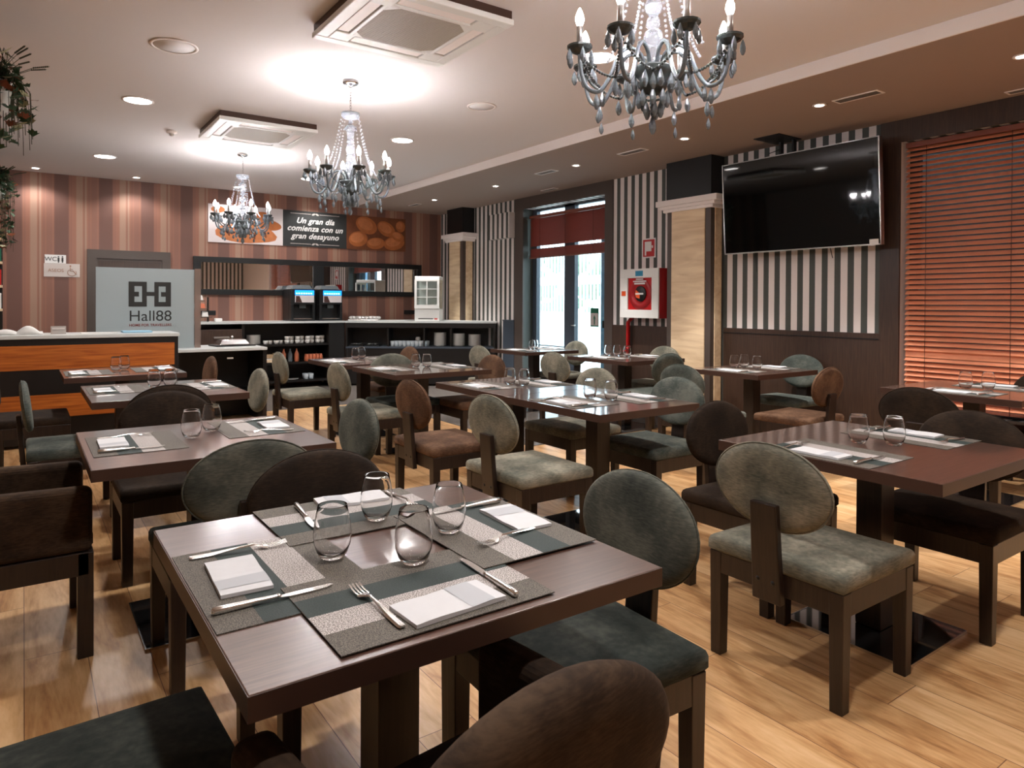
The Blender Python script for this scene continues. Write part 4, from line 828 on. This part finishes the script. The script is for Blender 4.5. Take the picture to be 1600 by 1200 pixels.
# ---------------------------------------------------------------- chandeliers
def chandelier(x, y, label):
    t = thing('chandelier', label, 'chandelier', (x, y, 0), .365, 'crystal chandeliers')
    obj('canopy', MB().lathe([(.0, 3.049), (.06, 3.048), (.062, 3.03), (.05, 3.018), (.02, 3.008), (.012, 3.0), (0, 3.0)], seg=28), 'chrome', t)
    m = MB(); z = 3.0; k = 0
    while z > 2.80:
        pts = [Vector((.008 * math.cos(a), 0, z - .012 + .014 * math.sin(a))) for a in [2 * PI * q / 10 for q in range(11)]]
        if k % 2: pts = [Vector((0, p.x, p.z)) for p in pts]
        m.tube(pts, .0018, 5, cap=False); z -= .02; k += 1
    obj('chain', m, 'chrome', t)
    obj('top_cup', MB().lathe([(.0, 2.80), (.07, 2.80), (.072, 2.79), (.062, 2.765), (.05, 2.755), (.015, 2.745), (.012, 2.72), (0, 2.72)], seg=24), 'crystal', t)
    prof = [(.0, 2.72), (.014, 2.715), (.03, 2.70), (.045, 2.685), (.048, 2.675), (.03, 2.66), (.026, 2.62), (.022, 2.59), (.03, 2.575), (.012, 2.56), (.02, 2.55), (.032, 2.535), (.036, 2.515), (.03, 2.495), (.016, 2.48), (.026, 2.465), (.030, 2.44), (.018, 2.43), (.038, 2.41), (.040, 2.385), (.03, 2.37), (.024, 2.33), (.02, 2.29), (.03, 2.26), (0, 2.25)]
    obj('column', MB().lathe(prof, seg=20), 'crystal', t)
    obj('centre_bowl', MB().lathe([(.0, 2.275), (.04, 2.275), (.085, 2.27), (.09, 2.262), (.075, 2.24), (.055, 2.215), (.06, 2.205), (.05, 2.185), (.02, 2.165), (0, 2.16)], seg=24), 'smokedark', t)
    drop = MB().lathe([(0, -.052), (.006, -.05), (.0135, -.038), (.0145, -.028), (.009, -.012), (.002, 0), (0, 0)], seg=8, smooth=False)
    dm = [None]
    def pendant(par, p, mm='smoke', sc=1):
        o = bpy.data.objects.new('pendant', DROP[mm]); COL.objects.link(o); o.parent = par; o.location = p; o.scale = (sc * 1.15, sc * .75, sc * 1.15); return o
    def beads(mb, a, b_, sag, n, r=.0075):
        a, b_ = Vector(a), Vector(b_)
        for k in range(n + 1):
            u = k / n; p = a.lerp(b_, u); p.z -= sag * 4 * u * (1 - u); mb.ball(p, r, 6, 4)
    NB = 8; R1 = .335
    ang_ = [2 * PI * k / NB for k in range(NB)]
    for k, a in enumerate(ang_):
        ca, sa = math.cos(a), math.sin(a); zc = 2.325; R1 = .305
        ctl = [(.03, 2.25), (.05, 2.32), (.10, 2.345), (.145, 2.31), (.18, 2.225), (.225, 2.165), (.275, 2.178), (R1 - .006, 2.24), (R1, zc - .02)]
        pts = []
        for i in range(len(ctl) - 1):
            p0, p1, p2, p3 = ctl[max(i - 1, 0)], ctl[i], ctl[i + 1], ctl[min(i + 2, len(ctl) - 1)]
            for q in range(4):
                u = q / 4; f_ = lambda i_: .5 * (2 * p1[i_] + (p2[i_] - p0[i_]) * u + (2 * p0[i_] - 5 * p1[i_] + 4 * p2[i_] - p3[i_]) * u * u + (3 * p1[i_] - p0[i_] - 3 * p2[i_] + p3[i_]) * u ** 3)
                pts.append((f_(0) * ca, f_(0) * sa, f_(1)))
        pts.append((R1 * ca, R1 * sa, zc - .02))
        arm = obj('arm', MB().tube(pts, .0085, 8), 'smoke', t)
        cx, cy = R1 * ca, R1 * sa
        obj('drip_pan', MB().lathe([(.008, -.022), (.02, -.018), (.042, -.006), (.05, .004), (.05, .012), (.04, .006), (.014, .002), (.012, -.004)], (cx, cy, zc), 16, smooth=False), 'smokedark', arm)
        obj('candle_tube', MB().lathe([(.0125, 0), (.0125, .085), (.010, .088), (0, .088)], (cx, cy, zc + .002), 14), 'brushed', arm)
        obj('bulb', MB().lathe([(.009, 0), (.013, .008), (.0175, .022), (.0165, .036), (.010, .055), (.004, .068), (0, .072)], (cx, cy, zc + .09), 14), 'bulb', arm)
        for q in range(5):
            b2 = a + 2 * PI * q / 5 + .3; pendant(arm, (cx + .046 * math.cos(b2), cy + .046 * math.sin(b2), zc - .006), 'smoke', 1.0)
        pendant(arm, (.235 * ca, .235 * sa, 2.155), 'smoke', 1.05); pendant(arm, (.235 * ca + .015, .235 * sa, 2.09), 'smoke', .8)
        s_ = MB(); beads(s_, (.066 * ca, .066 * sa, 2.775), (.2 * ca, .2 * sa, zc + .01), .07, 22, .007); obj('bead_strand', s_, 'crystal', t)
        a2 = ang_[(k + 1) % NB]; z2 = 2.325; R2 = .305
        s_ = MB(); beads(s_, (R1 * ca, R1 * sa, zc - .02), (.2 * math.cos(a2 - .39), .2 * math.sin(a2 - .39), 2.2), .02, 14, .0065); beads(s_, (.2 * math.cos(a2 - .39), .2 * math.sin(a2 - .39), 2.2), (R2 * math.cos(a2), R2 * math.sin(a2), z2 - .02), .02, 14, .0065); obj('bead_strand', s_, 'smokedark', t)
        pendant(t, (.2 * math.cos(a2 - .39), .2 * math.sin(a2 - .39), 2.19), 'smoke', 1.05)
        pendant(t, (.078 * ca, .078 * sa, 2.245), 'smoke', 1.15); pendant(t, (.055 * math.cos(a + .4), .055 * math.sin(a + .4), 2.18), 'smoke', 1.15)
        L_ = bpy.data.lights.new('bulb_light', 'POINT') if 'BL' not in DROP else DROP['BL']; DROP['BL'] = L_; L_.energy = CH_W; L_.shadow_soft_size = .016; L_.color = (1, .965, .97)
        lo = bpy.data.objects.new('bulb_light', L_); COL.objects.link(lo); lo.parent = t; lo.location = (cx, cy, zc + .13)
    s_ = MB(); beads(s_, (0, 0, 2.16), (0, 0, 2.09), 0, 4, .0075); obj('bead_strand', s_, 'smokedark', t)
    pendant(t, (0, 0, 2.085), 'smoke', 1.3)
    for q in range(5): pendant(t, (.03 * math.cos(q * 1.256), .03 * math.sin(q * 1.256), 2.14), 'smoke', 1.15)
    return t
DROP = {}
for mm in ('smoke',):
    o = obj('pendant', MB().lathe([(0, -.052), (.006, -.05), (.0135, -.038), (.0145, -.028), (.009, -.012), (.002, 0), (0, 0)], seg=8, smooth=False), mm); DROP[mm] = o.data; bpy.data.objects.remove(o, do_unlink=True)
ch = chandelier(2.055, 1.94, 'nearest chandelier at the top edge with grey crystal drops')
c2 = tree_copy(ch, (2.075, 5.12, 0), .60); relabel(c2, 'middle chandelier hanging in front of the second air unit')
c3 = tree_copy(ch, (2.075, 8.35, 0), .05); relabel(c3, 'farthest chandelier in front of the pastry wall panel')
# ---------------------------------------------------------------- ceiling fittings
def cassette(x, y, label):
    t = thing('air_conditioner', label, 'air conditioner', (x, y, 0), 0, 'ceiling air conditioning units')
    obj('housing', MB().box(-.44, .44, -.44, .44, 2.9955, 3.0495), 'topedge', t)
    m = MB(); z0, z1 = 2.965, 3.0; a = .45
    o = .375; i = .29
    m.box(-a, a, -a, -o, z0, z1).box(-a, a, o, a, z0, z1).box(-a, -o, -o, o, z0, z1).box(o, a, -o, o, z0, z1)
    for sx in (-1, 1):
        for sy in (-1, 1): m.box(min(sx * o, sx * .245), max(sx * o, sx * .245), min(sy * o, sy * .245), max(sy * o, sy * .245), z0, z1)
    m.box(-.25, .25, -i - .0, -.262, z0, z1).box(-.25, .25, .262, i, z0, z1).box(-i, -.262, -.262, .262, z0, z1).box(.262, i, -.262, .262, z0, z1)
    for sx in (-1, 1):
        for sy in (-1, 1):
            q = [(sx * .265, sy * .265), (sx * .265, sy * .185), (sx * .185, sy * .265)]
            m.prism(q if sx * sy < 0 else q[::-1], 2.9655, 2.99)
    obj('panel', m, 'whiteplastic', t, bevel=.006)
    g = MB(); k = -.255
    while k < .255: g.box(-.262, .262, k, k + .007, 2.968, 2.974); k += .0135
    g.box(-.262, .262, -.262, .262, 2.976, 2.99); obj('grille', g, 'cream', t)
    for r_ in range(4):
        l = MB().box(-.235, .235, -.366, -.298, 2.972, 2.982).xf(Matrix.Rotation(r_ * PI / 2, 4, 'Z')); obj('louvre', l, 'white', t)
        l = MB().box(-.245, .245, -.375, -.29, 2.985, 2.995).xf(Matrix.Rotation(r_ * PI / 2, 4, 'Z')); obj('air_slot', l, 'black', t)
    return t
cs = cassette(1.91, 3.78, 'large white square ceiling air unit nearest to camera'); c2 = tree_copy(cs, (1.88, 7.01, 0)); relabel(c2, 'smaller looking white ceiling air unit farther back at left')
def round_light(name, x, y, z, r, m, label, cat, grp, watt=0, cone=2.6):
    t = thing(name, label, cat, (x, y, z), 0, grp)
    obj('rim', MB().lathe([(r, 0), (r + .018, -.001), (r + .02, -.006), (r + .004, -.010), (r, -.006)], seg=32, caps=False), 'white', t)
    obj('diffuser' if watt else 'grille', MB().lathe([(0, -.005), (r, -.004), (r, -.001), (0, -.001)], seg=32), m, t)
    if watt:
        L_ = bpy.data.lights.new('lamp_light', 'SPOT'); L_.energy = watt; L_.spot_size = cone; L_.spot_blend = .5; L_.shadow_soft_size = r * .8; L_.color = (1, .96, .93)
        lo = bpy.data.objects.new('lamp_light', L_); COL.objects.link(lo); lo.parent = t; lo.location = (0, 0, -.03)
    return t
dn = [(.8, 6.68, 'round ceiling light left of the second air unit'), (.79, 9.49, 'round ceiling light farthest left'), (3.27, 6.65, 'round ceiling light right of the middle chandelier'), (3.25, 9.49, 'round ceiling light behind the middle chandelier'), (3.28, 3.6, 'round ceiling light behind the nearest chandelier'), (.8, 3.6, 'round ceiling light above camera left'), (.8, .6, 'round ceiling light above the nearest seats'), (3.3, .6, 'round ceiling light above the right foreground')]  # last three are out of view, added to help light the room
for x, y, l in dn: round_light('ceiling_light', x, y, ZM, .105, 'lamp', l, 'ceiling light', 'round ceiling lights', DOWN_W)
sp = [(.13, 10.85, 'small spot above left end of striped wall'), (1.28, 10.83, 'small spot above the dark door'), (2.6, 10.82, 'small spot above pastry panel'), (3.9, 10.82, 'small spot below the middle chandelier')]
for x, y, l in sp: round_light('ceiling_spot', x, y, ZM, .04, 'spotlamp', l, 'spotlight', 'small spots over the back wall', SPOT_W * .12, 2.4)
sp = [(5.3, .3, 'small spot above the near right corner'), (5.3, 1.77, 'small soffit spot cropped at right edge'), (5.28, 3.16, 'small soffit spot before the television'), (5.29, 4.57, 'small soffit spot left of television'), (5.29, 6.2, 'small soffit spot before the hose cabinet'), (5.33, 7.95, 'small soffit spot before the glass door'), (5.28, 9.6, 'small soffit spot farthest away')]
for x, y, l in sp: round_light('ceiling_spot', x, y, ZS, .035, 'spotlamp', l, 'spotlight', 'small spots in the lowered ceiling', SPOT_W, 1.15)
round_light('ceiling_speaker', .83, 5.12, ZM, .13, 'speaker', 'round white ceiling speaker at upper left', 'speaker', 'ceiling speakers')
round_light('ceiling_speaker', 3.27, 5.1, ZM, .11, 'speaker', 'round white ceiling speaker right of the middle chandelier', 'speaker', 'ceiling speakers')
t = thing('smoke_detector', 'small white smoke detector on the ceiling left of far air unit', 'detector', (1.22, 7.67, 0)); obj('base', MB().lathe([(0, 3.049), (.05, 3.049), (.05, 3.03), (.03, 3.02), (0, 3.02)]), 'white', t); obj('sensor', MB().lathe([(0, 3.02), (.022, 3.02), (.022, 3.0), (0, 2.99)]), 'whiteplastic', t)
def vent(x, y, w_, l_, label):
    t = thing('ceiling_vent', label, 'vent', (x, y, ZS)); a, b_ = w_ / 2, l_ / 2
    obj('frame', MB().box(-a, a, -b_, -b_ + .015, -.006, 0).box(-a, a, b_ - .015, b_, -.006, 0).box(-a, -a + .015, -b_ + .015, b_ - .015, -.006, 0).box(a - .015, a, -b_ + .015, b_ - .015, -.006, 0), 'white', t)
    obj('backing', MB().box(-a + .015, a - .015, -b_ + .015, b_ - .015, -.002, 0), 'black', t)
    m = MB(); k = -a + .02
    while k < a - .02: m.box(k, k + .008, -b_ + .015, b_ - .015, -.006, -.002); k += .018
    obj('slats', m, 'vent', t)
vent(5.31, 2.86, .12, .36, 'slatted vent in lowered ceiling above television'); vent(5.31, 5.3, .12, .36, 'slatted vent in lowered ceiling right of middle spots'); vent(5.28, 6.75, .12, .34, 'slatted vent in lowered ceiling before the door'); vent(6.12, 7.75, .1, .3, 'narrow vent close to the door head'); vent(6.14, 1.9, .1, .5, 'narrow vent above the window at right edge'); vent(5.3, 10.3, .1, .3, 'small dark vent at far end of lowered ceiling')
